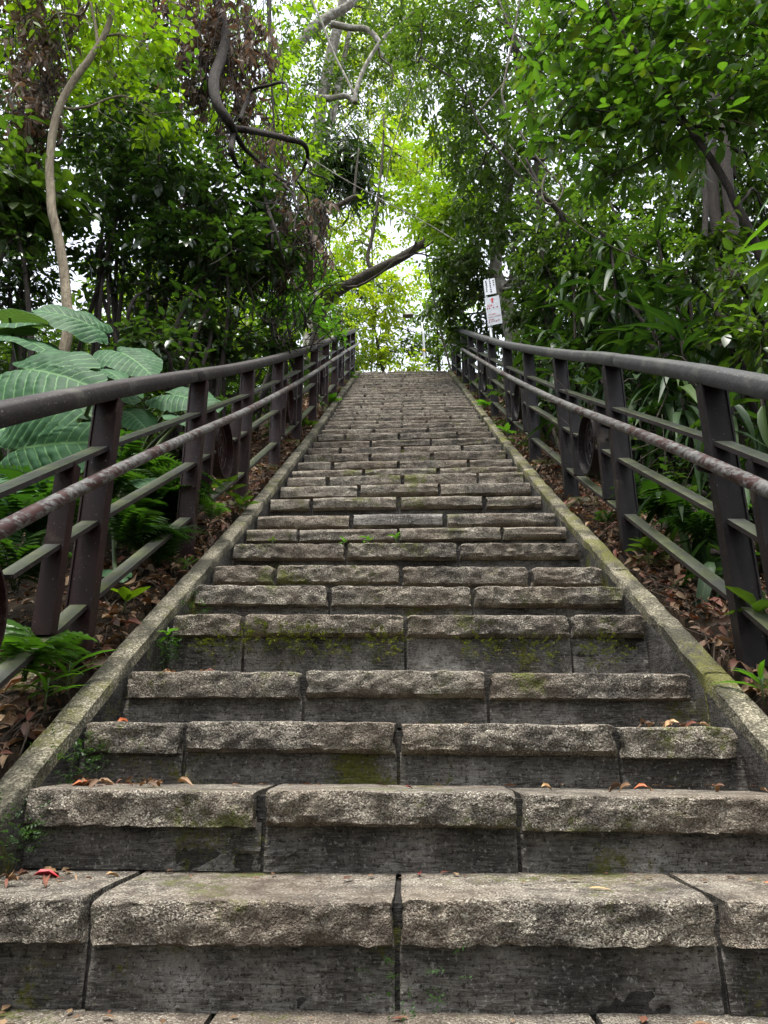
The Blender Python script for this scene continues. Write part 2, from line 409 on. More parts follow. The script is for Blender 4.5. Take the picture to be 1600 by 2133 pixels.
allsteps=low[::-1]+steps
SD=np.array([s.d for s in allsteps]); SH=np.array([s.h for s in allsteps])
_k=np.ones(5)/5
SHs=SH.copy(); SDs=SD.copy()
SHs[2:-2]=np.convolve(SH,_k,'valid'); SDs[2:-2]=np.convolve(SD,_k,'valid')
def nos(d):
    return float(np.interp(d,SDs,SHs))
def nosv(d): return np.interp(d,SDs,SHs)
LOWZ=float(SH[0]); TOPZ=float(SH[-1])
def terr(x,y):
    a=np.maximum(0,np.abs(x)-1.25)
    z=nosv(y)-.03
    z=z-.22*np.minimum(a,4)-.08*np.maximum(a-4,0)*(a<200)
    z=np.where(np.abs(x)<1.045, nosv(y)-.5, z)
    z=z-np.clip((y-15)*.05,0,6)
    return np.maximum(z,-9)
def terr1(x,y): return float(terr(np.array([x]),np.array([y]))[0])

# ------------------------------------------------------------------ ground
def ground():
    xs=np.unique(np.concatenate([np.linspace(-1.03,1.03,5),[-1.06,1.06],np.linspace(1.1,3,14),-np.linspace(1.1,3,14),np.linspace(3.3,14,22),-np.linspace(3.3,14,22),[-18,-25,-40,-80,-160,-400,18,25,40,80,160,400]]))
    ys=np.unique(np.concatenate([np.linspace(-3,15,110),np.linspace(-12,-3.3,12),np.linspace(15.5,40,25),[-400,-200,-90,-40,-20,50,70,100,160,260,400,800]]))
    X,Y=np.meshgrid(xs,ys); Z=terr(X,Y)
    lump=np.array([[fbm(a*1.1,b*1.1,0.3) for a,b in zip(ra,rb)] for ra,rb in zip(X,Y)])
    Z=Z+lump*.09*np.clip((np.abs(X)-1.2)/.6,0,1)
    V=np.stack([X,Y,Z],-1).reshape(-1,3); nx=len(xs); Q=[]
    for j in range(len(ys)-1):
        for i in range(nx-1): a=j*nx+i; Q.append([a,a+1,a+1+nx,a+nx])
    mb=MB(); mb.add(V,Q); o=mb.build('hillside_ground',M['soil']); o['kind']='structure'
ground()

# ------------------------------------------------------------------ staircase: step > edge_stone, riser_block
stair=empty('stone_staircase',(0,0,0),'long straight flight of rough granite edged steps climbing the wooded hillside',None,None,'structure')
def edge_stone(x0,x1,yf,yb,zt,th,tilt,detail,seed,mat,parent,smoothface=False):
    L=x1-x0; nx=max(4,int(L/ (0.016 if detail==2 else .06 if detail==1 else .16)))
    nf={2:7,1:4,0:2}[detail]; r=.007 if detail==2 else .022
    prof=[(yb,-th),(yf+.03,-th)]
    for k in range(nf+1): prof.append((yf,-th+.008+(th-.008-r)*k/nf))
    prof+=[(yf+r*.35,-r*.3),(yf+r*1.3,0)] if detail==2 else [(yf+r*.12,-r*.55),(yf+r*.45,-r*.18),(yf+r*1.3,0)]
    for k in range(1,{2:5,1:2,0:1}[detail]+1): prof.append((yf+r*1.3+(yb-yf-r*1.3)*k/{2:5,1:2,0:1}[detail],0))
    prof=np.array(prof); m=len(prof)
    amp=.4 if smoothface else 1.0
    xs=np.linspace(x0,x1,nx+1); V=[]; yc=(yf+yb)/2
    dth=random.uniform(-.006,.008); dy=random.uniform(-.008,.008); dz=random.uniform(-.004,.004); rot=random.uniform(-.006,.006)
    for i,x in enumerate(xs):
        e=min(i,nx-i); ins=(.010 if e==0 else .002 if e==1 else 0)
        for k,(py,pz) in enumerate(prof):
            front = 1.0 if py<yf+.02 else 0.0
            n1=fbm(x*9+seed,pz*14,seed*.7); n2=fbm(x*34+seed,pz*40,seed*.3+4)
            y=py+dy+(x-(x0+x1)/2)*rot; z=pz
            if front:
                y+=amp*(.0055*n1+.0085*n2+.0045*fbm(x*75,pz*80,seed)+.009*(-pz/th)**2.2)+ins*.8
                if pz<-th+.02: z+= -dth+amp*(.004*fbm(x*9,seed,2.2)+.004*n2)
                elif pz>-r*1.5: z+= amp*(.004*fbm(x*14,seed,7.2))-ins*.6; y+=.004*fbm(x*18,seed,9)
            else:
                z+= .003*fbm(x*8,py*8,seed)
            xx = x
            if e==0 and front: xx = x + (.006 if i==0 else -.006)*(.4+abs(n1)*2)
            V.append((xx,y,zt+z+dz+tilt*x/W))
    V=np.array(V); Q=[]
    for i in range(nx):
        for k in range(m-1): a=i*m+k; Q.append([a,a+m,a+m+1,a+1])
    mb=MB(); mb.add(V,Q)
    for base,flip in ((0,1),(nx*m,0)):
        c=V[base:base+m].mean(0); idx=len(V)+(0 if base==0 else 1)
    c0=V[:m].mean(0); c1=V[-m:].mean(0)
    b=mb.n; mb.V.append(np.array([c0,c1])); mb.r.append(np.zeros(2)); mb.uv.append(np.zeros((2,2))); mb.n+=2
    T=[]
    for k in range(m):
        T.append([b,k,(k+1)%m]); T.append([b+1,nx*m+(k+1)%m,nx*m+k])
    mb.T.append(np.array(T)); mb.tm.append(np.zeros(len(T),int))
    o=mb.build('edge_stone',mat,parent,True,origin=((x0+x1)/2,yc,zt)); sharp(o.data,40)
def riser_block(x0,x1,y,z0,z1,tilt,detail,seed,parent,mat):
    y=float(y)
    nx=max(2,int((x1-x0)/(.014 if detail==2 else .15))); nz={2:12,1:2,0:1}[detail]
    V=[];Q=[]
    for i in range(nx+1):
        for k in range(nz+1):
            x=x0+(x1-x0)*i/nx; z=z0+(z1-z0)*k/nz
            e=(i in (0,nx))
            chip=max(0,fbm(x*3.2+seed,z*7,seed*.3)-.16)*(.12 if (abs(y-steps[1].d)<.08 and x<-.1) else .018) if detail==2 else 0
            V.append((x,y+max(-.012,min(.0105,-.002+.004*fbm(x*5+seed,z*16,seed)+.004*fbm(x*26,z*60,seed)+min(.014,chip)*(1+.6*fbm(x*40,z*40,1))))+(.002 if e else 0),z+tilt*x/W))
    for i in range(nx):
        for k in range(nz): a=i*(nz+1)+k; Q.append([a,a+nz+1,a+nz+2,a+1])
    n0=len(V)
    # sides going back into the mortar
    for (i) in (0,nx):
        for k in (0,nz): x,yy,z=V[i*(nz+1)+k]; V.append((x,y+.05,z))
    Q+= [[n0,0,nz,n0+1],[nx*(nz+1),n0+2,n0+3,nx*(nz+1)+nz]]
    mb=MB(); mb.add(V,Q); mb.build('riser_block',mat,parent,detail<2,origin=((x0+x1)/2,y,(z0+z1)/2))
HX=W/2
for i,s in enumerate(allsteps):
    nxt=allsteps[i+1] if i+1<len(allsteps) else None
    prevh=allsteps[i-1].h if i else s.h-.18
    yb=(nxt.d+.07) if nxt else s.d+1.6
    near=i-len(low)
    det=2 if -1<=near<=7 else 1 if near<=22 else 0
    if near<-1: det=0
    th=random.uniform(.078,.088)
    if near in (8,13): th=.07
    par=empty('step',(0,s.d,s.h)); par.parent=stair
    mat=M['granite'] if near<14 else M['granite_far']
    xl=-1.5 if near<=0 else -HX-.0; xr=1.5 if near<=0 else HX
    # the step's own core: mortar between and behind the stones
    mb=MB(); yc0=s.d+.050; lowz=prevh-.06
    cx=.93 if near>1 else 1.0
    V=[];
    yc0=s.d+(.056 if near<7 else .064)
    mb.box((0,(yc0+yb)/2,(s.h-.016+lowz)/2),(2*cx,yb-yc0,s.h-.016-lowz))
    for v in mb.V: v[:,2]+=s.tilt*v[:,0]/W
    co=mb.build('core',M['mortar'],par,False,origin=(0,s.d,s.h))
    xl=-.985 if near<=1 else -.912; xr=.985 if near<=1 else .915
    if near==1: xl,xr=-.93,.985
    bounds=[xl]+sorted(s.j)+[xr]
    gap=.007 if near<=3 else .0055 if near<9 else .010
    for k in range(len(bounds)-1):
        a,b=bounds[k],bounds[k+1]
        ga=gap*random.uniform(.7,1.5) if k else .004; gb=gap*random.uniform(.7,1.5) if k<len(bounds)-2 else random.uniform(.0,.012)
        if near==1 and k==0: gb=.018
        sm = (near==9 and k==1)
        edge_stone(a+ga,b-gb,s.d,yb-(.0 if nxt else 0),s.h,th,s.tilt,det,i*3.7+k*11.3,M['smooth_block'] if sm else mat,par,sm)
    rb=[-.93 if near>1 else -.995]+sorted(s.j)+[.93 if near>1 else .995]
    for k in range(len(rb)-1):
        if s.h-th-prevh<.02: continue
        riser_block(rb[k]+(.005 if k else 0),rb[k+1]-(.005 if k<len(rb)-2 else 0),s.d+(.042 if near<7 else .050)+random.uniform(0,.006),prevh-.004,s.h-th+.006,s.tilt,det,i*2.3+k,par,M['concrete'] if near<7 else M['concrete_dark'])  # upper risers use the darker concrete

# the landing above the flight
mb=MB(); mb.box((0,DT+4.9,HT-.12),(2.3,6.6,.2)); tag(mb.build('upper_path',M['concrete'],None,False),'flat path carrying on from the top step','path',None,'structure')
mb=MB(); mb.box((0,SD[0]-3.1,LOWZ-.28),(4,6.0,.2)); tag(mb.build('lower_path',M['concrete'],None,False),'flat path at the foot of the flight','path',None,'structure')

# ------------------------------------------------------------------ kerbs
def kerb(side):
    k=empty('side_kerb',(0,0,0),('pale rough concrete kerb sloping up beside the left end of the steps' if side<0 else 'mossy rough concrete kerb sloping up beside the right end of the steps'),None,None,'structure')
    y=-.9; i=0
    while y<DT+.2:
        L=random.uniform(.75,1.15); y1=min(y+L,DT+.35); n=int((y1-y)/.05)+3; V=[];Q=[]
        xi=side*.922; xo=side*1.004; dzb=random.uniform(-.004,.004); dxb=random.uniform(-.003,.003)
        prof=[(xi,-.42),(xi,-.05),(xi+side*.001,-.007),(xi+side*.007,0),(xi+side*.042,.002),(xo-side*.008,-.001),(xo-side*.001,-.009),(xo,-.3)]
        m=len(prof)
        for a in range(n+1):
            yy=y+.005+(y1-y-.010)*a/n; e=a in (0,n)
            zt=nos(yy)+.014+dzb
            for (px,pz) in prof:
                nn=fbm(px*8+3*side,yy*9,pz*9); n2=fbm(px*40,yy*30,pz*40)
                V.append((px+dxb+.004*nn+.003*n2,yy,zt+pz+(.005*nn+.005*n2)*(pz>-.2)-(.004 if e else 0)))
        for a in range(n):
            for b in range(m-1):
                q=a*m+b; Q.append([q,q+1,q+m+1,q+m] if side>0 else [q,q+m,q+m+1,q+1])
        Q2=[[0,1,2,3],[0,3,4,5],[0,5,6,7]]
        T=Q+Q2+[[n*m+j for j in reversed(f)] for f in Q2]
        mb=MB(); mb.add(V,[q for q in T if not (q[0]%m==0 and len(T)>0 and T.index(q)<n*(m-1))]); mb.add(V[:],[q for q in Q if q[0]%m==0],m=1); kerb.last=mb.build('kerb_block',[M['kerb_l'] if side<0 else M['kerb_r'],M['concrete_dark']],k,True,origin=((xi+xo)/2,(y+y1)/2,nos((y+y1)/2))); sharp(kerb.last.data,40)  # inner face takes the darker concrete: shade and dirt put into its colour
        y=y1
for sd in (-1,1): kerb(sd)

# ------------------------------------------------------------------ railings
def railing(side):
    X0=side*1.115; XX=lambda y: side*(1.115-.0088*max(0.0,y-3))
    X=X0
    lab=('maroon steel railing with round medallions under a dark handrail, beside the elephant ear leaves' if side<0 else
         'grey maroon steel railing with round medallions under a weathered handrail, in front of the sign')
    root=empty('railing',(X,2.4,nos(2.4)),lab,'railing')
    st=M['steel'] if side<0 else M['steel_r']; tm=M['timber_l'] if side<0 else M['timber_r']
    y0=2.39 if side<0 else 2.345
    pitch=1.03 if side<0 else 1.06
    ys=[y0+pitch*(i-3)-(.32 if i<3 else 0) for i in range(15)]; ys=[y for y in ys if y<DT+.35]
    HH=(lambda y: np.interp(y,[1.7,2.4,3.5,5.5,8,13.5],[1.045,1.04,1.04,1.03,1.02,1.04])) if side<0 else (lambda y: np.interp(y,[1.9,2.5,3.6,4.6,7,13.5],[1.06,1.075,1.10,1.09,1.06,1.05]))
    top=lambda y: nos(y)+float(HH(y))
    # handrail, rounded section, built in lengths
    yy=list(np.arange(ys[0]-.4,ys[-1]+.25,.12)); cuts=[0,int(len(yy)*.33),int(len(yy)*.62),len(yy)-1]
    sec=[]
    for a in range(14):
        th=2*math.pi*a/14; cx,cz=math.cos(th),math.sin(th)
        sec.append((.048*math.copysign(abs(cx)**.42,cx),.033*math.copysign(abs(cz)**.42,cz)))
    sec=np.array(sec); m=14
    for c in range(3):
        seg=yy[cuts[c]:cuts[c+1]+1]; V=[]
        for i,y in enumerate(seg):
            sl=(top(y+.1)-top(y-.1))/.2; nrm=math.sqrt(1+sl*sl)
            e=.94 if i in(0,len(seg)-1) else 1
            for (a,b) in sec: V.append((XX(y)+a*e+.004*fbm(y*1.3,2*side,1), y-b*e*sl/nrm+(.004 if i==0 else -.004 if i==len(seg)-1 else 0), top(y)-.03+b*e/nrm))
        Q=[]
        for i in range(len(seg)-1):
            for j in range(m): Q.append([i*m+j,(i+1)*m+j,(i+1)*m+(j+1)%m,i*m+(j+1)%m])
        T=[]
        for j in range(1,m-1): T+= [[0,j,j+1],[(len(seg)-1)*m,(len(seg)-1)*m+j+1,(len(seg)-1)*m+j]]
        mb=MB(); mb.add(V,Q,T); o=mb.build('handrail',tm,root,True,origin=(XX(seg[len(seg)//2]),seg[len(seg)//2],top(seg[len(seg)//2])))
    # grab pipe on the stair side, carried on brackets
    pts=[(XX(y)-side*.092,y,nos(y)+.70+(.02 if side>0 else 0)) for y in np.arange(ys[0]-.4,ys[-1]+.55,.25)]
    mb=MB(); tube(mb,pts,.0225,12); mb.build('grab_pipe',M['pipe'],root,True,origin=pts[6])
    for i,y in enumerate(ys):
        X=XX(y); xp=X-side*.092
        zb=nos(y)-.06; zt=top(y)-.065
        mb=MB(); mb.box((X,y,(zb+zt)/2),(.078,.036,zt-zb))
        mb.box((X-side*.043,y,(zb+zt)/2),(.006,.052,zt-zb-.01))       # edge flange towards the steps
        mb.box((X+side*.043,y,(zb+zt)/2),(.006,.052,zt-zb-.01))
        p=mb.build('post',st,root,False,origin=(X,y,zb))
        mb=MB(); tube(mb,[(X-side*.045,y,nos(y)+.665),(xp+side*.005,y,nos(y)+.675),(xp,y,nos(y)+.69)],.008,6); mb.build('bracket',st,p)
        zc=terr1(X*1.08,y)
        mb=MB(); V=[];Q=[]
        fx=.13; nn=5
        for a in range(nn+1):
            for (u,v) in ((-1,-1),(1,-1),(1,1),(-1,1)):
                sc=1-.06*(a==nn); z=zb-.35+.36*a/nn
                w=fbm(u*3+y,v*3,a*1.0)*.012
                V.append((X+side*.045+u*fx*.75*sc+w,y+v*.12*sc+w,z))
        for a in range(nn):
            for b in range(4): Q.append([a*4+b,a*4+(b+1)%4,(a+1)*4+(b+1)%4,(a+1)*4+b])
        Q.append([nn*4+j for j in range(4)])
        mb.add(V,Q); mb.build('footing',M['mossblock'],p,False,origin=(X,y,zb-.1))
    def bar(ya,yb_,off,wd,thk,name='flat_rail'):
        a=np.array((XX(ya),ya,nos(ya)+off)); b=np.array((XX(yb_),yb_,nos(yb_)+off)); d=b-a; L=np.linalg.norm(d); d/=L
        u=np.cross([1,0,0],d); u/=np.linalg.norm(u); w_=np.cross(d,u); rot=np.stack([w_,d,u],1)
        mb=MB(); mb.box((a+b)/2,(wd,L,thk),rot); mb.build(name,M['flat'],root,False,origin=(a+b)/2)
    ring_first = 0   # panels alternate: medallion, plain, medallion ...
    for i in range(len(ys)-1):
        a=ys[i]+.021; b=ys[i+1]-.021; med=(i%2==0)
        bar(a,b,.775,.060,.016)
        bar(a,b,.19,.058,.016)
        if not med:
            bar(a,b,.49,.058,.016)
            continue
        yc=(a+b)/2; zc=nos(yc)+.475; X=XX(yc)
        rr=.185
        y1,y2=(yc-.285,yc+.285) if i!=2 else (a+.18,b-.215)
        for yb_ in (y1,y2):
            z0=nos(yb_)+.20; z1=nos(yb_)+.765
            mb=MB(); mb.box((X,yb_,(z0+z1)/2),(.062,.030,z1-z0)); mb.box((X-side*.033,yb_,(z0+z1)/2),(.004,.042,z1-z0-.01))
            mb.build('baluster',st,root,False,origin=(X,yb_,z0))
        bar(a,y1-.016,.49,.058,.016); bar(y2+.016,b,.49,.058,.016)
        # short arms holding the medallion
        for yy0,sg in ((y1+.016,-1),(y2-.016,1)):
            bar(yy0,yc+sg*rr,.49,.050,.014,'flat_rail')
        mb=MB(); nA=36
        for k in range(nA):
            t0,t1=2*math.pi*k/nA,2*math.pi*(k+1)/nA
            P=[]
            for t in (t0,t1):
                for (rad,xx) in ((rr,-.028),(rr,.028),(rr-.009,.028),(rr-.009,-.028)):
                    P.append((X+xx,yc+rad*math.cos(t),zc+rad*math.sin(t)))
            mb.add(P,[[0,4,5,1],[1,5,6,2],[2,6,7,3],[3,7,4,0]])
        me=mb.build('medallion',st,root,False,origin=(X,yc,zc))
        mb=MB(); P=[(X+side*.012,yc,zc)]+[(X+side*.012,yc+(rr-.009)*math.cos(2*math.pi*k/nA),zc+(rr-.009)*math.sin(2*math.pi*k/nA)) for k in range(nA)]
        P+=[(p[0]+side*.006,p[1],p[2]) for p in P]
        mb.add(P,None,[[0,1+k,1+(k+1)%nA] for k in range(nA)]+[[nA+1,nA+2+(k+1)%nA,nA+2+k] for k in range(nA)])
        mb.build('disc',st,me,False,origin=(X,yc,zc))
        # raised worn relief on the disc: a rim line and looped strokes
        mb=MB(); xr=X+side*.009
        tube(mb,[(xr,yc+.135*math.cos(t),zc+.135*math.sin(t)) for t in np.linspace(0,2*math.pi,30)],.006,5)
        for cy_,cz_,ry,rz in ((-.045,-.02,.028,.055),(.03,-.025,.026,.05),(.005,.06,.04,.03)):
            tube(mb,[(xr,yc+cy_+ry*math.cos(t),zc+cz_+rz*math.sin(t)) for t in np.linspace(.3,5.9,18)],.006,5)
        tube(mb,[(xr,yc-.09,zc-.06),(xr,yc-.085,zc+.05)],.006,5)
        mb.build('relief',st,me,True,origin=(X,yc,zc))
for sd in (-1,1): railing(sd)

# short railing turning away at the top of the flight
rt=empty('railing',(1.35,14.1,TOPZ),'short dark railing turning away from the top of the right railing','railing')
pa=[np.array((1.18+.0*i,13.75+1.5*i,TOPZ-.02)) for i in range(4)]
for i,p in enumerate(pa):
    mb=MB(); mb.box(p+[0,0,.45],(.07,.05,.95)); mb.build('post',M['steel_r'],rt,False,origin=p)
for hh in (.25,.55,.95):
    mb=MB(); tube(mb,[p+[0,0,hh] for p in pa],.028 if hh>.9 else .018,8); mb.build('flat_rail' if hh<.9 else 'handrail',M['steel_r'],rt,True,origin=pa[1]+[0,0,hh])

# ------------------------------------------------------------------ sign
def sign():
    Y=8.8; base=at(1028,735,Y); g=terr1(base[0],Y)
    root=empty('trail_sign',(base[0],Y,g),'two hand lettered boards with a red arrow on a leaning pole above the railing','sign')
    tp=at(1010,590,Y)
    ax=(tp-base)/np.linalg.norm(tp-base); pxm=Y/1479*1.25
    mb=MB(); tube(mb,[np.array((base[0],Y,g-.2)),base,tp+ax*.0],.021,10); mb.build('pole',M['galv'],root,True,origin=base)
    side=np.cross(ax,[0,1,0]); side/=np.linalg.norm(side)   # to the right in the picture
    if side[0]<0: side=-side
    skew=side+np.array([0,0,.17]); skew/=np.linalg.norm(skew)
    nrm=np.cross(ax,skew); nrm/=np.linalg.norm(nrm)
    if nrm[1]>0: nrm=-nrm
    def board(c,w,h,mat,name):
        rot=np.stack([skew,nrm,ax],1); mb=MB(); mb.box(c,(w,.006,h),rot); return mb.build(name,mat,root,False,origin=c)
    c1=at(1020,600,Y)+nrm*.03; c2=at(1027.5,649.5,Y)+nrm*.03
    w1,h1=22.5*pxm,34.5*pxm; w2,h2=28.5*pxm,62*pxm
    b1=board(c1,w1,h1,M['signwhite'],'upper_board'); b2=board(c2,w2,h2,M['signgrey'],'lower_board')
    def P(c,u,v): return c+skew*u+ax*v+nrm*.0055
    def strokes(c,segs,r,mat,par,name):
        mb=MB()
        for (u0,v0,u1,v1) in segs:
            a,b=P(c,u0,v0),P(c,u1,v1); d=(b-a); L=np.linalg.norm(d); d/=L+1e-9; s=np.cross(d,nrm)*r
            q=nrm*.001
            mb.add([a-s,b-s,b+s,a+s,a-s+q,b-s+q,b+s+q,a+s+q],[[4,5,6,7],[0,4,7,3],[1,2,6,5],[0,1,5,4],[3,7,6,2]])
        mb.build(name,mat,par,False,origin=c)
    rr=random.Random(3)
    def glyph(u,v,s):
        out=[]
        for _ in range(5):
            if rr.random()<.55: y=v+rr.uniform(-s,s)*.8; out.append((u-s*rr.uniform(.5,.95),y,u+s*rr.uniform(.5,.95),y+s*rr.uniform(-.1,.25)))
            else: x=u+rr.uniform(-s,s)*.7; out.append((x,v+s*rr.uniform(.4,1),x+s*rr.uniform(-.4,.4),v-s*rr.uniform(.4,1)))
        return out
    sg=[]
    for (uu,n,v0) in ((-.30,6,.40),(.04,8,.44),(.34,3,.36)):
        for k in range(n):
            v=v0-k*(.13 if n>3 else .15)
            if v<-.45: break
            sg+=glyph(uu*w1,v*h1,.045*h1)
    strokes(c1,sg,.0035,M['ink'],b1,'writing')
    # arrow
    mb=MB(); u0,v0=.0,.37*h2
    pts=[(0,.46),( .155,.385),(.06,.395),(.06,.285),(-.06,.285),(-.06,.395),(-.155,.385)]
    V=[P(c2,a*w2,b*h2) for a,b in pts]; V2=[v+nrm*.001 for v in V]
    mb.add(V+V2,[[9,10,11,12],[10,3,4,11]],[[7,13,12],[7,12,9],[7,9,8]]); mb.build('arrow',M['red'],b2,False,origin=c2)
    # the legible first line, then rows too small to read
    def text(body,u,v,size,mat,name):
        cu=bpy.data.curves.new(name,'FONT'); cu.body=body; cu.size=size; cu.extrude=.0006
        to=bpy.data.objects.new(name,cu); COL.objects.link(to)
        dg=bpy.context.evaluated_depsgraph_get(); me=bpy.data.meshes.new_from_object(to.evaluated_get(dg))
        bpy.data.objects.remove(to)
        Mx=Matrix((( skew[0],ax[0],nrm[0]),(skew[1],ax[1],nrm[1]),(skew[2],ax[2],nrm[2]))).to_4x4()
        me.transform(Mx); me.materials.clear(); me.materials.append(mat); o=link(name,me,b2,P(c2,u,v)); return o
    text('加油！',-.40*w2,.165*h2,.085*h2,M['red'],'writing')
    sg=[]
    for v,a,b,sz in ((.105,-.40,.42,.028),(-.17-.045,-.38,.42,.013),(-.30,-.36,.02,.018),(-.375,-.36,.42,.028)):
        u=a
        while u<b:
            sg+=glyph(u*w2,v*h2,sz*h2); u+=sz*2.6*h2/w2*rr.choice([1,1,1,1,1.7])
    strokes(c2,sg,.0022,M['red'],b2,'writing')
    text('Hey guys !',-.40*w2,-.135*h2,.062*h2,M['red'],'writing')
sign()

# ------------------------------------------------------------------ lamp post beyond the top
def lamp():
    Y=22.0; b=at(884,772,Y); g=terr1(b[0],Y)
    root=empty('street_lamp',(b[0],Y,g),'slim grey street lamp with a flat head beyond the top of the steps','street lamp')
    t=at(879,672,Y)
    mb=MB(); tube(mb,[(b[0],Y,g-.2),b,(at(882,700,Y)),t],[.05,.05,.045,.04],10); mb.build('pole',M['galv'],root,True,origin=b)
    arm=spline([t,at(877,660,Y),at(870,656,Y),at(862,655.5,Y)],4)
    mb=MB(); tube(mb,arm,.028,8); mb.build('arm',M['galv'],root,True,origin=t)
    c=at(851,656,Y); mb=MB(); V=[]
    L,wd=.42,.13
    for x,wy,z0,z1 in ((-.22,.10,-.03,.025),(-.16,.14,-.055,.05),(.12,.12,-.05,.06),(.18,.05,-.02,.035)):
        V+=[(x,-wy,z0),(x,wy,z0),(x,wy*.7,z1),(x,-wy*.7,z1)]
    V=np.array(V)+c; Q=[]
    for a in range(3):
        for k in range(4): Q.append([a*4+k,a*4+(k+1)%4,a*4+4+(k+1)%4,a*4+4+k])
    Q+=[[0,3,2,1],[12,13,14,15]]
    mb.add(V,Q); mb.build('lamp_head',M['lamp'],root,False,origin=c)
    p=at(883,731,Y); mb=MB(); tube(mb,[p-[0,0,.05],p+[0,0,.05]],.056,10); mb.build('band',M['yellowband'],root,True,origin=p)
lamp()

# ------------------------------------------------------------------ leaves, sprays, crowns
def leaf_proto(stations, fold=.35, droop=.15, twist=0.0):
    """stations: list of (t, halfwidth). unit length along +Y, normal +Z"""
    V=[(0,0,0)]; UV=[(.5,0)]
    for (t,w) in stations:
        z=-droop*t*t; h=w*fold; tw=twist*t
        for sx in (-1,0,1):
            x=sx*w; zz=z+(h if sx else 0)
            V.append((x*math.cos(tw)-(zz-z)*math.sin(tw), t-.12*w*(1 if sx else 0)*0, zz*math.cos(tw)+x*math.sin(tw))); UV.append((.5+.5*sx*.98,t))
    V.append((0,1,-droop)); UV.append((.5,1)); k=len(stations); Q=[];T=[]
    T+= [[0,2,1],[0,3,2]]
    for i in range(k-1):
        a=1+3*i; b=a+3
        Q+=[[a,a+1,b+1,b],[a+1,a+2,b+2,b+1]]
    a=1+3*(k-1); e=len(V)-1; T+=[[a,a+1,e],[a+1,a+2,e]]
    return np.array(V,float),np.array(Q).reshape(-1,4),np.array(T).reshape(-1,3),np.array(UV)
LP={ 'far':[leaf_proto([(.42,.24)],.3,d) for d in (.05,.25)],
     'mid':[leaf_proto([(.28,.19),(.62,.19)],f,d,t) for f,d,t in ((.3,.1,.1),(.45,.3,-.15),(.2,.2,.2))],
     'oval':[leaf_proto([(.18,.17),(.42,.25),(.75,.16)],f,d,t) for f,d,t in ((.3,.12,.1),(.4,.3,-.2),(.15,.2,.25))],
     'near':[leaf_proto([(.14,.10),(.34,.185),(.58,.19),(.82,.10)],f,d,t) for f,d,t in ((.3,.15,.15),(.45,.35,-.25),(.2,.22,.3))],
     'lance':[leaf_proto([(.15,.055),(.4,.085),(.7,.06)],f,d,t) for f,d,t in ((.3,.25,.2),(.45,.5,-.3),(.2,.35,.4))],
     'dry':[leaf_proto([(.25,.15),(.6,.17)],f,d,t) for f,d,t in ((1.1,.3,.6),(1.5,.5,-.7),(.9,.7,.9))],
     'strap':[leaf_proto([(.10,.040),(.26,.082),(.48,.092),(.74,.066)],f,d,t) for f,d,t in ((.5,.55,.1),(.4,.95,-.2),(.5,1.3,.25),(.45,.35,.0))] }
def rotmats(d, up):
    """columns x,y,z with y=d, z close to up"""
    d=d/(np.linalg.norm(d,axis=1)[:,None]+1e-9)
    x=np.cross(d,up); x/=np.linalg.norm(x,axis=1)[:,None]+1e-9; z=np.cross(x,d)
    return np.stack([x,d,z],2)
def spray_leaves(n, kind, rng, L=1.0, ll=.33, jitter=.35, hang=.25, pinnate=False):
    """leaf frames of a twig of length L along +Y: positions, directions, ups, sizes"""
    P=[];D=[];U=[];Sz=[]
    for i in range(n):
        t=(i+1.2)/(n+.2); sd=1 if i%2 else -1
        a=sd*R(rng.uniform(35,75))*(1-.75*(t>.93)); 
        d=np.array([math.sin(a),math.cos(a),rng.uniform(-.3,.25)-hang])
        P.append([.04*math.sin(t*7),t*L,-.10*t*t]); D.append(d)
        U.append(np.array([rng.uniform(-jitter,jitter),rng.uniform(-jitter,jitter),1.0])); Sz.append(ll*rng.uniform(.7,1.2))
    return np.array(P),np.array(D),np.array(U),np.array(Sz)
def ellipsoid(rng, n, hollow=.55):
    v=rng.normal(size=(n,3)); v/=np.linalg.norm(v,axis=1)[:,None]
    return v*(hollow+(1-hollow)*rng.random(n)**.6)[:,None]

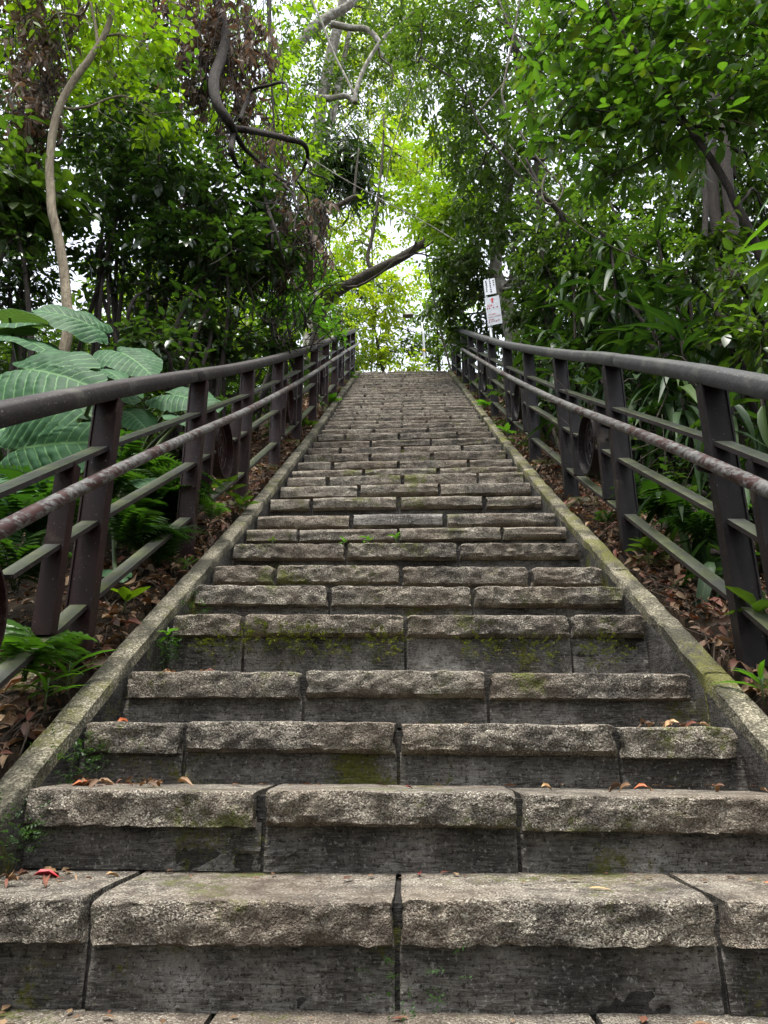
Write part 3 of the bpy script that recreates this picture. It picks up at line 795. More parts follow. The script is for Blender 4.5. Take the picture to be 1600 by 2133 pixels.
def spray_frames(rng, blobs, spread, droop):
    """twig origins and directions inside a list of blobs (centre, radii, count)"""
    P=[];D=[]
    for (c,r,n) in blobs:
        n=int(n)
        if n<=0: continue
        e=ellipsoid(rng,n,.15); c=np.asarray(c); r=np.broadcast_to(np.asarray(r,float),(3,))
        p=c+e*r
        d=e*.9+rng.normal(size=(n,3))*spread; d[:,2]=d[:,2]*.6-droop
        P.append(p-d/np.linalg.norm(d,axis=1)[:,None]*.1); D.append(d)
    return np.concatenate(P),np.concatenate(D)
def foliage(name, rng, blobs, kind, size, nleaf, mat, parent, origin, spread=.6, droop=.15, jitter=.4, hang=.2, n_obj=0, ratio=2.6, twigs=True, objname='leaf'):
    """blobs: (centre, radius, number of twigs). The n_obj leaves nearest the steps become objects; the rest is one mesh"""
    P,D=spray_frames(rng,blobs,spread,droop); n=len(P)
    up=np.tile([0,0,1.],(n,1))+rng.normal(size=(n,3))*.25
    Rm=rotmats(D,up); L=size*ratio*rng.uniform(.7,1.2,n)
    protos=LP[kind]; vs=[spray_leaves(nleaf,kind,rng,1.0,1.0,jitter,hang) for _ in range(5)]
    sel=rng.integers(0,5,n)
    LPs=[];LR=[];LS=[]
    for v in range(5):
        ix=np.where(sel==v)[0]
        if not len(ix): continue
        lp,ld,lu,ls=vs[v]
        for k in range(nleaf):
            pos=P[ix]+np.einsum('nij,j->ni',Rm[ix],lp[k])*L[ix][:,None]
            dd=np.einsum('nij,j->ni',Rm[ix],ld[k]); dd+=rng.normal(size=dd.shape)*.18
            uu=np.einsum('nij,j->ni',Rm[ix],lu[k])*.5+np.array([0,0,.6])+rng.normal(size=dd.shape)*jitter*.6
            LPs.append(pos); LR.append(rotmats(dd,uu)); LS.append(size*ls[k]*rng.uniform(.75,1.25,len(ix)))
    LPs=np.concatenate(LPs); LR=np.concatenate(LR); LS=np.concatenate(LS)
    keep=rng.random(len(LS))<.93; LPs,LR,LS=LPs[keep],LR[keep],LS[keep]
    if n_obj:
        rel=LPs@np.stack([_rt,_up,_fw],1); inview=(np.abs(rel[:,0]/rel[:,2])<800/FPX)&(np.abs(rel[:,1]/rel[:,2])<1066/FPX)
        key=np.where(inview,np.linalg.norm(LPs,axis=1)/LS,1e6); order=np.argsort(key); ob=order[:n_obj]; rest=order[n_obj:]
        mes=[]
        for pr in protos:
            mb=MB(); mb.add(pr[0],pr[1],pr[2],uv=pr[3]); me=mb.mesh(objname,True,True); me.materials.append(mat); mes.append(me)
        for i in ob:
            o=bpy.data.objects.new(objname,mes[int(rng.integers(len(mes)))]); COL.objects.link(o); o.parent=parent
            m=Matrix(LR[i].tolist()).to_4x4()*1.0; m=Matrix.Translation(Vector((LPs[i]-np.asarray(origin)).tolist()))@m@Matrix.Diagonal((LS[i],LS[i],LS[i],1))
            o.matrix_basis=m
        LPs,LR,LS=LPs[rest],LR[rest],LS[rest]
    mb=MB(); which=rng.integers(0,len(protos),len(LS))
    for w,(pv,pq,pt,puv) in enumerate(protos):
        ix=np.where(which==w)[0]; N=len(ix)
        if not N: continue
        V=np.einsum('nij,kj->nki',LR[ix],pv)*LS[ix][:,None,None]+LPs[ix][:,None,:]
        off=(np.arange(N)*len(pv))[:,None,None]
        rn=np.repeat(rng.random(N),len(pv))
        mb.add(V.reshape(-1,3),(pq[None]+off).reshape(-1,4) if len(pq) else None,(pt[None]+off).reshape(-1,3),0,rn,np.tile(puv,(N,1)))
    if twigs:
        tv=np.array([(0,0,0),(.02,.35,0),(.03,.7,-.04),(.0,1.0,-.10)]); r0=.014
        ring=np.array([(math.cos(a),math.sin(a)) for a in (0,2.09,4.19)])
        pv=np.concatenate([np.stack([t[0]+ring[:,0]*r0*(1-.25*i),np.full(3,t[1]),t[2]+ring[:,1]*r0*(1-.25*i)],1) for i,t in enumerate(tv)])
        pq=np.array([[i*3+j,i*3+(j+1)%3,i*3+3+(j+1)%3,i*3+3+j] for i in range(3) for j in range(3)])
        V=np.einsum('nij,kj->nki',Rm,pv)*L[:,None,None]+P[:,None,:]
        mb.add(V.reshape(-1,3),(pq[None]+(np.arange(n)*len(pv))[:,None,None]).reshape(-1,4),None,1)
    o=mb.build(name,[mat,M['twig']],parent,True,origin=origin,want_uv=True)
    return o
def branches(root, org, bark, rng, trunk, blobs, r0=.03, sub=4, sag=.15):
    """one branch part per blob: a limb from the nearest trunk point with its twigs"""
    T=np.asarray(trunk)
    for (c,r,n) in blobs:
        mb=MB()
        c=np.asarray(c); rr=float(np.max(r)); dd=np.linalg.norm(T-c,axis=1)+np.maximum(0,T[:,2]-c[2])*1.5
        s=T[int(np.argmin(dd))]; L=np.linalg.norm(c-s)
        mid=(s+c)/2+rng.normal(size=3)*L*.12+np.array([0,0,sag*L*.5])
        q=s*.75+c*.25+rng.normal(size=3)*L*.08
        pts=spline([s,q,mid,c],6); wob=np.array([[fbm(a[0]*4,a[2]*4,a[1]*4),fbm(a[1]*4,a[2]*4,3),fbm(a[2]*4,a[0]*4,9)] for a in pts])*min(.05,.04*L); wob[0]=0
        pts=pts+wob; tube(mb,pts,np.linspace(r0*min(1,.45+.25*L),r0*.25,len(pts)),5)
        for _ in range(sub):
            a=pts[rng.integers(len(pts)//2,len(pts))]; b=c+ellipsoid(rng,1,.5)[0]*np.broadcast_to(r,(3,))
            m2=(a+b)/2+rng.normal(size=3)*rr*.18
            p2=spline([a,m2,b],4); tube(mb,p2,np.linspace(r0*.3,r0*.10,len(p2)),4)
        mb.build('branch',bark,root,True,origin=s)
def B(px,py,Y,rpx,n,flat=.85,deep=1.0):
    """a blob of foliage seen at px,py at distance Y, rpx wide in the photograph"""
    c=at(px,py,Y); m=rpx*np.linalg.norm(c)/FPX*.92
    return (c,np.array([m,m*deep,m*flat]),n)
def tree(name,label,cat,trunk,radii,bark,blobs,kind,size,nleaf,mat,seed,group=None,r0=.03,sub=4,n_obj=0,extra=(),base=None,crown='crown',ground=True,tk=6,**kw):
    rng=np.random.default_rng(seed)
    T=np.asarray(trunk,float)
    if ground:
        g=terr1(T[0,0],T[0,1]); T=np.concatenate([[[T[0,0],T[0,1],g-.15]],T]) if T[0,2]>g else T; radii=[radii[0]*1.15]+list(radii) if len(T)>len(radii) else radii
    org=T[0]
    root=empty(name,org,label,cat,group)
    P=spline(T,tk); rad=np.interp(np.linspace(0,1,len(P)),np.linspace(0,1,len(radii)),radii)
    P=P+np.array([[fbm(p[2]*1.7,p[0]+3,seed),fbm(p[2]*1.7,p[1],seed+5),0] for p in P])*.02
    mb=MB(); tube(mb,P,rad,10)
    for pts,ra in extra:
        q=spline(pts,6); tube(mb,q,np.interp(np.linspace(0,1,len(q)),np.linspace(0,1,len(ra)),ra),7)
    mb.build('trunk' if cat!='shrub' else 'stem',bark,root,True,origin=org)
    src=np.concatenate([P[len(P)//3:]]+[spline(e[0],4) for e in extra]); branches(root,org,bark,rng,src,blobs,r0,sub)
    if blobs: foliage(crown,rng,blobs,kind,size,nleaf,mat,root,org,n_obj=n_obj,**kw)
    return root
def px(pts,Y): return [at(p[0],p[1],p[2] if len(p)>2 else Y) for p in pts]

# ---- left: pale slender tree leaning over the elephant ears
tree('slender_tree','slender tree with a pale curving trunk rising behind the elephant ear leaves','tree',
  px([(140,700),(138,640),(127,520),(108,420),(104,340),(116,250),(148,175),(190,120),(222,60),(240,-20),(262,-140)],4.7),
  [.042,.039,.037,.036,.035,.033,.031,.029,.027,.024,.017],M['bark_pale'],
  [B(200,20,4.9,120,60),B(90,60,5.0,110,45),B(300,90,4.8,90,40),B(250,-90,4.7,150,60),B(60,-60,5,130,50),B(330,250,4.9,70,20),B(240,170,5.0,60,14)],'oval',.085,7,M['lime'],11,r0=.022,sub=5,
  extra=[(px([(205,105),(200,60),(188,0),(180,-60)],4.7),[.016,.014,.010])],n_obj=150,hang=.1)
# ---- left: dark twisted vine stem with dead curtains
def woody_vine():
    base=at(470,-160,5.6); root=empty('woody_vine',base,'dark twisted vine stem forking in mid air in front of the glossy shrubs','vine')
    Y=5.6
    stems=[([(425,-160),(440,-40),(468,60),(463,115),(446,165),(452,215),(478,255),(488,275)],[.045,.045,.05,.055,.058,.052,.045,.04]),
     ([(488,268),(520,272),(560,280),(600,290),(632,300),(641,325),(630,355),(610,385)],[.036,.033,.03,.028,.026,.02,.014,.008]),
     ([(486,275),(482,310),(492,340),(510,358),(512,385)],[.03,.028,.022,.015,.006]),
     ([(490,280),(512,312),(545,340),(590,375),(650,402)],[.03,.024,.02,.014,.006]),
     ([(545,342),(548,390),(560,440),(578,490),(590,540),(608,575)],[.02,.018,.017,.013,.010,.005]),
     ([(560,440),(568,500),(566,540),(580,560)],[.014,.013,.010,.006]),
     ([(500,250),(512,215),(525,188),(560,178),(592,172),(600,195),(595,225)],[.022,.02,.018,.016,.014,.010,.005]),
     ([(600,380),(590,410),(560,425),(530,418)],[.012,.010,.008,.004]),
     ([(612,380),(616,430),(640,470),(650,520)],[.010,.009,.008,.004])]
    for i,(p,r) in enumerate(stems):
        pts=spline(px([(a,b,Y+.25*math.sin(i*2.1+k*.9)*(k>0)) for k,(a,b) in enumerate(p)],Y),6)
        mb=MB(); tube(mb,pts,np.interp(np.linspace(0,1,len(pts)),np.linspace(0,1,len(r)),r),9); mb.build('stem',M['bark_dark'],root,True,origin=base)
woody_vine()
def dead_curtain(label,blobs,seed,strings,n_obj=60,size=.085):
    rng=np.random.default_rng(seed); c=np.asarray(blobs[0][0]); root=empty('dead_creeper',c,label,'creeper','curtains of dead creeper leaves')
    foliage('dry_foliage',rng,blobs,'dry',size,7,M['dry'],root,c,spread=.25,droop=1.1,jitter=.9,hang=.5,n_obj=n_obj,ratio=2.2,objname='dry_leaf')
    mb=MB()
    for _ in range(strings):
        b=blobs[rng.integers(len(blobs))]; p=np.asarray(b[0])+rng.normal(size=3)*np.asarray(b[1])*.55+[0,0,b[1][2]*.7]
        L=b[1][2]*rng.uniform(1.2,2.2); q=[p]
        for k in range(4): q.append(q[-1]+np.array([rng.normal()*.05,rng.normal()*.05,-L/4]))
        q=spline(q,3); tube(mb,q,.0045,4)
    mb.build('stems',M['bark_dark'],root,True,origin=c)
dead_curtain('long brown curtain of dead leaves hanging at the top beside the twisted vine stem',[B(430,40,5.95,95,62,1.3),B(395,110,5.9,60,34,1.5),B(480,120,6.0,75,40,1.5),B(420,-60,5.9,130,60),B(410,180,5.9,34,14,1.5),B(520,80,6.0,60,26,1.6),B(500,230,6.1,45,14,1.6)],21,150,120,.125)
dead_curtain('brown clump of dead leaves above the pale slender trunk',[B(95,50,5.0,75,44,1.4),B(75,140,5.0,55,34,1.4),B(80,220,5.0,48,28,1.4),B(60,-40,5.0,90,36),B(55,270,5.0,36,14,1.4)],22,70,100,.105)
dead_curtain('brown bunches of dead leaves hanging beneath the forked vine stem',[B(600,430,5.9,50,13,1.5),B(625,490,5.9,56,15,1.5),B(655,515,6.0,40,9,1.3),B(565,310,5.9,40,8,1.5),B(600,540,5.9,40,8,1.5),B(672,450,6.2,30,7,1.5)],23,90,60,.11)
dead_curtain('thin tangle of dead stems and brown leaves in the middle of the left thicket',[B(460,300,6.1,26,9,1.8),B(400,420,6.0,30,8),B(440,460,6.0,34,9),B(520,250,6.2,40,12,1.6)],24,70)
def twisted(label,paths,Y,seed):
    base=at(*paths[0][0][0],Y); root=empty('woody_vine',base,label,'vine'); 
    for i,(p,r) in enumerate(paths):
        q=spline(px([(a,b,Y+.2*math.sin(i*1.7+k*1.3)) for k,(a,b) in enumerate(p)],Y),6); mb=MB()
        q=q+np.array([[fbm(a[2]*6,i,seed),fbm(a[2]*6,i+4,seed),fbm(a[0]*6,i,seed)] for a in q])*.03
        tube(mb,q,np.linspace(r,r*.3,len(q)),7); mb.build('stem',M['bark_dark'],root,True,origin=base)
twisted('knotted dark limb crossing behind the pale slender trunk high on the left',[([(330,-40),(326,40),(318,70),(290,95),(262,150),(228,165),(214,200)],.035),([(262,150),(280,160),(250,175),(225,172)],.02),([(318,70),(345,50),(352,10),(380,-30)],.02),([(120,300),(150,280),(190,285),(220,250)],.018),([(300,100),(330,90),(345,110)],.012)],6.0,3)
twisted('dark thin limbs branching near the upper left corner',[([(-20,140),(10,120),(25,100),(28,60),(60,20)],.03),([(10,120),(40,150),(90,175),(130,190)],.014),([(20,200),(35,240),(55,270),(60,300)],.016),([(0,330),(40,345),(80,335)],.012)],5.6,4)
twisted('dark crooked twigs dangling from the forked vine stem',[([(510,330),(500,360),(470,380),(462,410),(440,430)],.016),([(560,380),(575,410),(560,440),(540,455)],.012),([(640,330),(650,360),(690,380),(720,420)],.012),([(620,380),(640,410),(650,450),(700,480)],.010),([(470,370),(430,390),(400,440)],.012),([(590,380),(620,430),(615,480),(640,520),(635,560)],.012),([(575,480),(555,500),(570,540),(610,560)],.012)],5.5,5)
# ---- left: glossy dark shrubs behind the railing
def bush(label,blobs,seed,mat,size,nl,kind='oval',n_obj=100,group='glossy shrubs behind the left railing',stems=4,Y=5.5,bx=0,name='glossy_shrub',**kw):
    rng=np.random.default_rng(seed+500)
    x,y=bx; g=terr1(x,y); base=np.array((x,y,g)); ctr=np.mean([b[0] for b in blobs],axis=0)
    tr=[base,base*.6+ctr*.4+rng.normal(size=3)*.1,ctr]
    ex=[]
    for k in range(stems):
        b=blobs[k%len(blobs)]; o=base+np.array([rng.normal()*.25,rng.normal()*.2,-.1]); c=np.asarray(b[0])
        ex.append(([o,o*.6+c*.4+rng.normal(size=3)*.18,o*.25+c*.75+rng.normal(size=3)*.12,c],[.028,.022,.016,.009]))
    return tree(name,label,'shrub',tr,[.03,.025,.012],M['bark_dark'],blobs,kind,size,nl,mat,seed,group,r0=.016,sub=8,n_obj=n_obj,extra=ex,crown='foliage',**kw)
bush('large dark glossy shrub in the middle of the left thicket',[B(430,430,5.6,120,120),B(330,360,5.7,110,100),B(470,540,5.5,100,95),B(560,520,5.7,80,70),B(380,530,5.6,100,90),B(520,430,5.9,90,60)],31,M['dark'],.105,7,bx=(-1.9,5.6),stems=9,n_obj=190,ratio=2.2)
bush('dark shrub with upright twigs just right of the pale slender trunk',[B(240,330,5.6,100,80),B(250,440,5.6,100,90),B(220,540,5.6,90,70),B(300,250,5.9,90,60),B(320,600,5.6,70,26)],32,M['dark'],.095,7,bx=(-2.6,5.4),stems=8,n_obj=150,ratio=2.2)
bush('dark feathery bush at the far left behind the elephant ears',[B(40,560,5.0,90,90),B(70,480,5.2,80,70),B(-60,520,5.0,120,80),B(20,620,5.0,90,60)],33,M['dark'],.07,8,'mid',60,bx=(-3.0,5.2),stems=5)
bush('broad leaved shrub at the left edge above the feathery bush',[B(40,380,4.9,80,40),B(70,440,5.0,60,30),B(-60,420,4.8,110,50),B(30,320,5.1,60,26)],34,M['mid'],.15,6,'oval',90,bx=(-3.1,4.9),stems=3)
bush('light green bushy plant behind the middle of the left railing',[B(600,600,7.0,60,60),B(640,650,8.0,50,45),B(560,640,6.6,50,40),B(650,560,7.5,40,26),B(690,690,9.5,36,30)],35,M['fresh'],.085,7,'oval',80,bx=(-1.7,7.4),stems=5)
bush('sunlit yellow green bush glimpsed through the dark stems on the left',[B(420,620,9.5,120,120),B(340,640,9.0,90,90),B(520,680,9.5,110,90),B(250,600,9.0,100,80)],36,M['lime'],.13,7,'oval',0,bx=(-2.9,9.2),stems=4)
bush('dark undergrowth bush directly behind the left railing posts',[B(330,720,4.9,70,50,.6),B(470,720,5.6,80,60,.6),B(570,720,6.6,50,40,.7),B(420,660,5.4,90,30,.7)],37,M['dark'],.10,6,'oval',90,bx=(-1.75,5.0),stems=8)
tree('forest_tree','young tree with yellow green leaf sprays hanging between the pale trunk and the vine','tree',px([(300,720),(312,520),(318,340),(330,180),(345,60)],6.6),[.03,.028,.022,.016,.01],M['bark_dark'],
  [B(320,110,5.6,70,12),B(300,220,5.4,50,9),B(345,200,5.4,60,11),B(370,270,5.3,45,8),B(250,180,5.8,60,8),B(280,330,5.6,50,6)],'near',.12,8,M['near'],38,'tall trees on the left of the steps',r0=.014,sub=2,n_obj=140,droop=.3,hang=.2)
# tangled bare twigs low in the left thicket
def tangle(label,region,Y,n,seed,r=.006,name='bare_twigs',mat='bark_dark'):
    rng=np.random.default_rng(seed); c=at((region[0]+region[2])/2,region[3],Y); root=empty(name,c,label,'twigs'); mb=MB()
    for _ in range(n):
        x=rng.uniform(region[0],region[2]); y=rng.uniform(region[1],region[3]); yy=Y+rng.uniform(-.5,.6); p=at(x,y,yy); q=[p]; d=rng.normal(size=3); d[2]=abs(d[2])+.4
        for k in range(4):
            d=d/np.linalg.norm(d)+rng.normal(size=3)*.45; q.append(q[-1]+d*rng.uniform(.07,.16))
        q=spline(q,3); tube(mb,q,np.linspace(r*rng.uniform(.7,1.8),r*.4,len(q)),4)
    tag(mb.build('twig',M[mat],root,True,origin=c),None,None,None,'stuff')
tangle('tangle of bare dark twigs under the glossy shrubs',(290,520,650,740),5.9,230,41)

def undergrowth(label,side,xr,yr,n,seed,mat,h=(.3,2.2),size=.13):
    rng=np.random.default_rng(seed); bl=[]
    for _ in range(n):
        x=side*rng.uniform(*xr); y=rng.uniform(*yr); bl.append((np.array([x,y,terr1(x,y)+rng.uniform(*h)]),np.array([.7,.7,.6])*rng.uniform(.7,1.4),26))
    tag(foliage('undergrowth',rng,bl,'far',size,8,M[mat],None,(side*xr[0],yr[0],terr1(side*xr[0],yr[0])),spread=.6),label,None,None,'stuff')
undergrowth('dark undergrowth covering the slope far to the left',-1,(3.6,11),(4.5,15),170,401,'dark',(.2,2.0))
undergrowth('lighter undergrowth on the slope beyond the left shrubs',-1,(2.6,9),(9,22),150,402,'lime',(.2,2.2),.15)
undergrowth('dark undergrowth covering the slope far to the right',1,(3.2,10),(5,14),170,403,'dark',(.1,2.1))
undergrowth('leafy undergrowth close behind the left railing',-1,(1.7,3.4),(4.6,13),60,404,'dark',(.0,.45),.09)
undergrowth('leafy undergrowth close behind the right railing',1,(1.6,3.6),(3.6,13),80,405,'dark',(.0,.5),.09)
# ---- left and centre: tall trees
def pole_tree(label,pxs,Y,rad,blobs,kind,size,nl,mat,seed,bark='bark_mid',group='tall trees on the left of the steps',**kw):
    return tree('forest_tree',label,'tree',px(pxs,Y),rad,M[bark],blobs,kind,size,nl,mat,seed,group,**kw)
pole_tree('tall leafy tree filling the upper left corner of the view',[(-120,500),(-110,300),(-90,100),(-40,-150),(20,-350)],8.0,[.14,.12,.10,.08,.05],
  [B(-60,100,8,160,160),B(60,250,8.4,130,150),B(120,330,8.6,110,110),B(150,40,8.2,160,130),B(-150,-100,8,220,120),B(120,-180,8,220,120),B(-120,380,8,140,80),B(30,420,8.5,90,60)],'far',.12,8,M['mid'],51,r0=.05)
pole_tree('yellow green leafy tree behind the twisted vine stem',[(330,520),(325,380),(340,200),(320,40),(300,-200)],9.5,[.11,.10,.09,.07,.04],
  [B(330,150,9.5,150,220),B(230,230,9.6,130,180),B(150,120,9.6,130,150),B(440,280,9.6,130,120),B(300,360,9.4,130,100),B(540,190,10,110,90),B(560,330,10,100,80),B(300,-60,9.4,190,140),B(500,20,10,120,90)],'far',.135,8,M['lime'],52,r0=.045,extra=[(px([(325,330),(270,260),(210,190),(215,150)],9.3),[.04,.03,.02])])
pole_tree('mid green tree with thin dark limbs between the vine and the pale forked trees',[(590,620),(585,420),(572,200),(560,0),(570,-200)],11.0,[.07,.065,.06,.05,.03],
  [B(560,120,11,90,80),B(600,230,11,80,70),B(560,330,11,80,70),B(620,420,11,70,60),B(590,520,11,80,70),B(540,-60,11,140,90),B(650,330,11.5,50,30)],'far',.12,8,M['mid'],53,r0=.03,bark='bark_dark')
# far pale forked tree
tree('forked_tree','tall pale tree with two stems and an arching limb beyond the vine','tree',px([(652,640),(656,520),(652,420),(658,330),(668,230),(688,120),(715,0),(730,-160)],15),
  [.20,.19,.18,.17,.16,.15,.13,.09],M['bark_grey'],
  [B(700,170,15,60,50),B(640,60,15,70,60),B(760,110,15.5,60,46),B(720,-40,15,120,100),B(820,180,16,60,44),B(640,-120,15,150,110),B(860,60,16,90,80),B(700,330,15.5,36,24),B(790,20,15.5,60,40),B(620,180,15,50,40),B(730,230,15.5,40,18)],'far',.15,8,M['mid'],54,r0=.05,sub=6,
  extra=[(px([(660,560),(672,420),(668,340),(690,250),(705,180),(730,60)],15.3),[.15,.14,.13,.12,.10,.06]),
         (px([(600,260),(618,212),(650,203),(690,205),(722,200),(738,214)],14.6),[.07,.085,.09,.085,.075,.05]),
         (px([(600,120),(622,92),(650,60),(690,32),(730,8),(760,-40)],14.4),[.13,.14,.14,.13,.11,.08]),
         (px([(690,50),(730,58),(765,62),(790,88),(800,120)],14.4),[.09,.085,.08,.07,.04]),
         (px([(640,-20),(672,50),(695,110),(720,160),(740,200)],13.5),[.02,.03,.03,.03,.035]),
         (px([(740,215),(742,190),(760,140),(790,90),(820,60),(850,35),(875,15),(885,28),(860,45)],13.5),[.06,.055,.05,.045,.05,.05,.04,.03,.02])])
# epiphytic fern, dark, on the forked tree
def epiphyte():
    c=at(705,330,14.6); rng=np.random.default_rng(61); root=empty('epiphyte_fern',c,'dark feathery fern clump growing on the pale forked tree','fern')
    foliage('foliage',rng,[B(720,300,14.6,44,60),B(735,360,14.6,40,50),B(690,340,14.6,30,30)],'lance',.42,9,M['dark'],root,c,spread=.6,droop=.5,hang=.5)
    mb=MB(); tube(mb,[at(660,345,15),c,at(735,330,14.6)],[.05,.06,.03],8); mb.build('rhizome',M['bark_dark'],root,True,origin=c)
epiphyte()
# leaning limb over the top of the steps
tree('leaning_tree','tree with one thick dark limb leaning out over the top of the steps','tree',px([(655,735),(664,690),(672,645),(698,612),(758,576),(820,545),(884,508),(940,470),(1000,420)],13.5),
  [.17,.15,.125,.12,.115,.11,.10,.08,.05],M['bark_limb'],
  [B(925,470,12.3,46,60),B(960,430,12.2,50,60),B(930,540,12.5,40,40),B(930,470,13.5,60,50),B(900,400,13.5,70,60),B(980,420,13.5,80,70),B(840,330,14,60,36),B(780,460,13.5,36,9),B(810,430,13.8,40,14),B(740,500,13.5,36,9),B(960,320,13.8,80,70),B(670,600,13.2,50,40),B(700,560,13.2,28,9)],'far',.15,8,M['lime'],55,r0=.035,sub=5,
  extra=[(px([(772,560),(766,535),(778,480),(788,410),(797,320),(800,240)],13.5),[.05,.045,.04,.035,.03,.02]),
         (px([(668,620),(690,585),(730,570)],13.3),[.03,.02,.01]),
         (px([(668,430),(700,430),(735,412),(752,408)],13.5),[.075,.07,.06,.04]),(px([(738,410),(742,360),(748,310)],13.5),[.035,.03,.02])])
# yellow green trees beyond the top
def far_tree(label,tx,Y,blobs,mat,seed,size=.2,h0=770,r=.12,**kw):
    b=blobs; top=np.mean([q[0] for q in b],axis=0)
    base=at(tx,h0,Y); base[2]=terr1(base[0],Y)
    return tree('forest_tree',label,'tree',[base,(base*.5+top*.5)+np.array([.3*math.sin(seed),0,0]),top],[r*.7,r*.55,r*.3],M['bark_mid'],b,'far',size,8,mat,seed,'trees beyond the top of the steps',ground=False,**kw)
far_tree('yellowish tree in the gap just above the steps',815,21,[B(800,650,21,44,56),B(750,620,21,40,36),B(835,590,21,46,56),B(790,720,21,40,42),B(740,690,21,44,42),B(720,740,21,40,42),B(800,740,21,34,28),B(770,570,21.5,40,22)],M['yellow'],71,.19)
far_tree('pale green tree behind the street lamp',910,24,[B(890,640,24,50,50),B(920,690,24,44,44),B(870,720,24,36,30),B(930,740,24,40,30),B(900,570,24,56,56),B(950,620,24,50,50)],M['lime'],72,.2)
far_tree('tall yellow green tree above the leaning limb',985,18,[B(890,400,18,70,80),B(850,350,18.5,60,50),B(930,450,18,60,60),B(860,460,18,46,40),B(800,400,19,40,20),B(830,280,18.5,60,40),B(900,300,18,80,80)],M['yellow'],73,.17,r=.05)
far_tree('thin leaved tree low on the left beyond the top step',705,19,[B(690,720,19,40,26),B(720,660,19,36,16),B(690,600,19,30,9),B(660,760,18,50,40),B(740,760,19,30,20)],M['mid'],74,.16)
far_tree('bushy green tree far behind the left railing end',640,17,[B(610,560,17,70,70),B(660,490,17,44,30),B(560,640,16,90,90),B(640,640,17,60,50),B(500,600,16,90,80)],M['lime'],75,.18)
far_tree('tall pale green tree closing the gap above the steps',760,26,[B(760,160,26,70,126),B(820,230,26,60,82),B(740,260,26,44,43),B(700,120,26,60,90),B(850,120,26,70,144),B(790,60,26,80,162),B(690,-20,26,100,162),B(850,-20,26,100,180),B(730,380,26,44,54),B(780,330,26,44,46),B(720,470,26,50,61),B(770,520,26,50,46),B(690,540,26,44,61),B(830,340,26,40,72)],M['yellow'],77,.22,r=.08)
far_tree('slim tree with thin leaves standing left of the street lamp',730,23,[B(830,660,23.5,44,34),B(865,710,24,40,34),B(900,740,24,40,40),B(820,720,24,40,30),B(930,690,24,44,50),B(770,740,23.5,44,36),B(720,600,23,44,54),B(760,590,23,40,32),B(700,660,23,44,72),B(740,660,23,44,64),B(790,600,23,44,64),B(700,740,23,50,90)],M['mid'],78,.18,r=.07)
sh=tree('round_shrub','round lime green shrub standing at the top of the steps','shrub',[at(850,790,17.5),at(850,775,17.5),at(850,765,17.5)],[.05,.04,.03],M['bark_mid'],[B(850,768,17.5,30,26,.7),B(833,775,17.5,18,12,.7),B(868,775,17.5,16,12,.7)],'far',.16,8,M['yellow'],76,r0=.02,ground=False,crown='foliage')

# ---- right: trees
tree('evergreen_tree','dense dark tree with small leaves behind the sign','tree',px([(1075,740),(1062,680),(1052,630),(1040,590),(1034,560),(1040,480),(1060,380),(1050,250),(1010,120)],10.5),
  [.13,.13,.125,.12,.115,.10,.09,.07,.05],M['bark_grey'],
  [B(960,560,10.5,70,110),B(1000,470,10.4,80,120),B(930,640,11,44,60),B(1000,610,10.9,50,60),B(1005,690,11.2,50,60),B(955,560,11,50,60),B(1060,650,11,40,50),B(1040,380,10,100,130),B(980,300,10,90,110),B(930,210,10.5,90,90),B(1090,300,9.5,100,110),B(1000,160,10,100,90),B(1080,470,9.6,80,100),B(1110,560,9.5,60,70),B(1105,640,9.5,50,70),B(1110,720,9.3,50,60),B(960,690,11.5,34,40),B(1060,80,10,130,80),B(900,100,11,90,60),B(860,200,12,60,36)],'mid',.125,8,M['mid'],81,r0=.04,sub=5,n_obj=0,
  extra=[(px([(1042,600),(1075,590),(1110,575)],10.2),[.10,.09,.06])],droop=.35,hang=.4)
tree('forest_tree','tree with several dark trunks side by side at the upper right','tree',px([(1500,640),(1495,520),(1488,400),(1482,280),(1490,150),(1470,0),(1460,-200)],6.6),
  [.066,.063,.062,.06,.055,.05,.03],M['bark_dark'],
  [B(1420,380,7.4,110,60),B(1560,330,7.4,110,80),B(1620,420,7.6,110,80),B(1580,560,8,100,60),B(1300,420,7.6,110,70),B(1500,80,7.2,160,90),B(1330,200,7.6,150,90),B(1600,150,7,150,70),B(1200,330,7.8,110,70),B(1180,180,7.8,120,70),B(1600,500,7.5,70,20),B(1280,560,7.8,90,70),B(1560,470,8.2,90,70),B(1440,430,8,90,60),B(1180,480,7.8,80,50),B(1400,500,8,110,70),B(1500,450,8,100,70),B(1350,620,8,90,36)],'mid',.115,8,M['mid'],82,'tall trees on the right of the steps',r0=.03,
  extra=[(px([(1530,640),(1528,500),(1515,380),(1512,270),(1530,120)],6.5),[.072,.07,.066,.062,.05]),(px([(1462,560),(1470,430),(1460,330),(1466,230)],6.4),[.035,.03,.03,.02]),
   (px([(1290,700),(1235,600),(1190,520),(1170,450),(1130,400),(1095,330)],7.0),[.05,.045,.04,.035,.03,.015]),(px([(1400,640),(1330,560),(1300,490),(1270,420)],7.2),[.03,.03,.025,.015])],droop=.3,hang=.35)
tree('forest_tree','backing tree with a broad dark crown high on the right','tree',px([(1700,700),(1690,400),(1650,100),(1600,-200)],10),[.18,.16,.13,.08],M['bark_mid'],
  [B(1350,60,10.5,170,200),B(1350,250,10.5,170,200),B(1550,250,10.5,180,220),B(1700,100,10,220,130),B(1200,60,11,150,110),B(1450,-120,10,260,150),B(1700,-200,10,300,150),B(1720,420,10,160,70),B(1150,-120,11,220,140),B(1330,330,11,130,60)],'far',.15,8,M['mid'],83,'tall trees on the right of the steps',r0=.05)
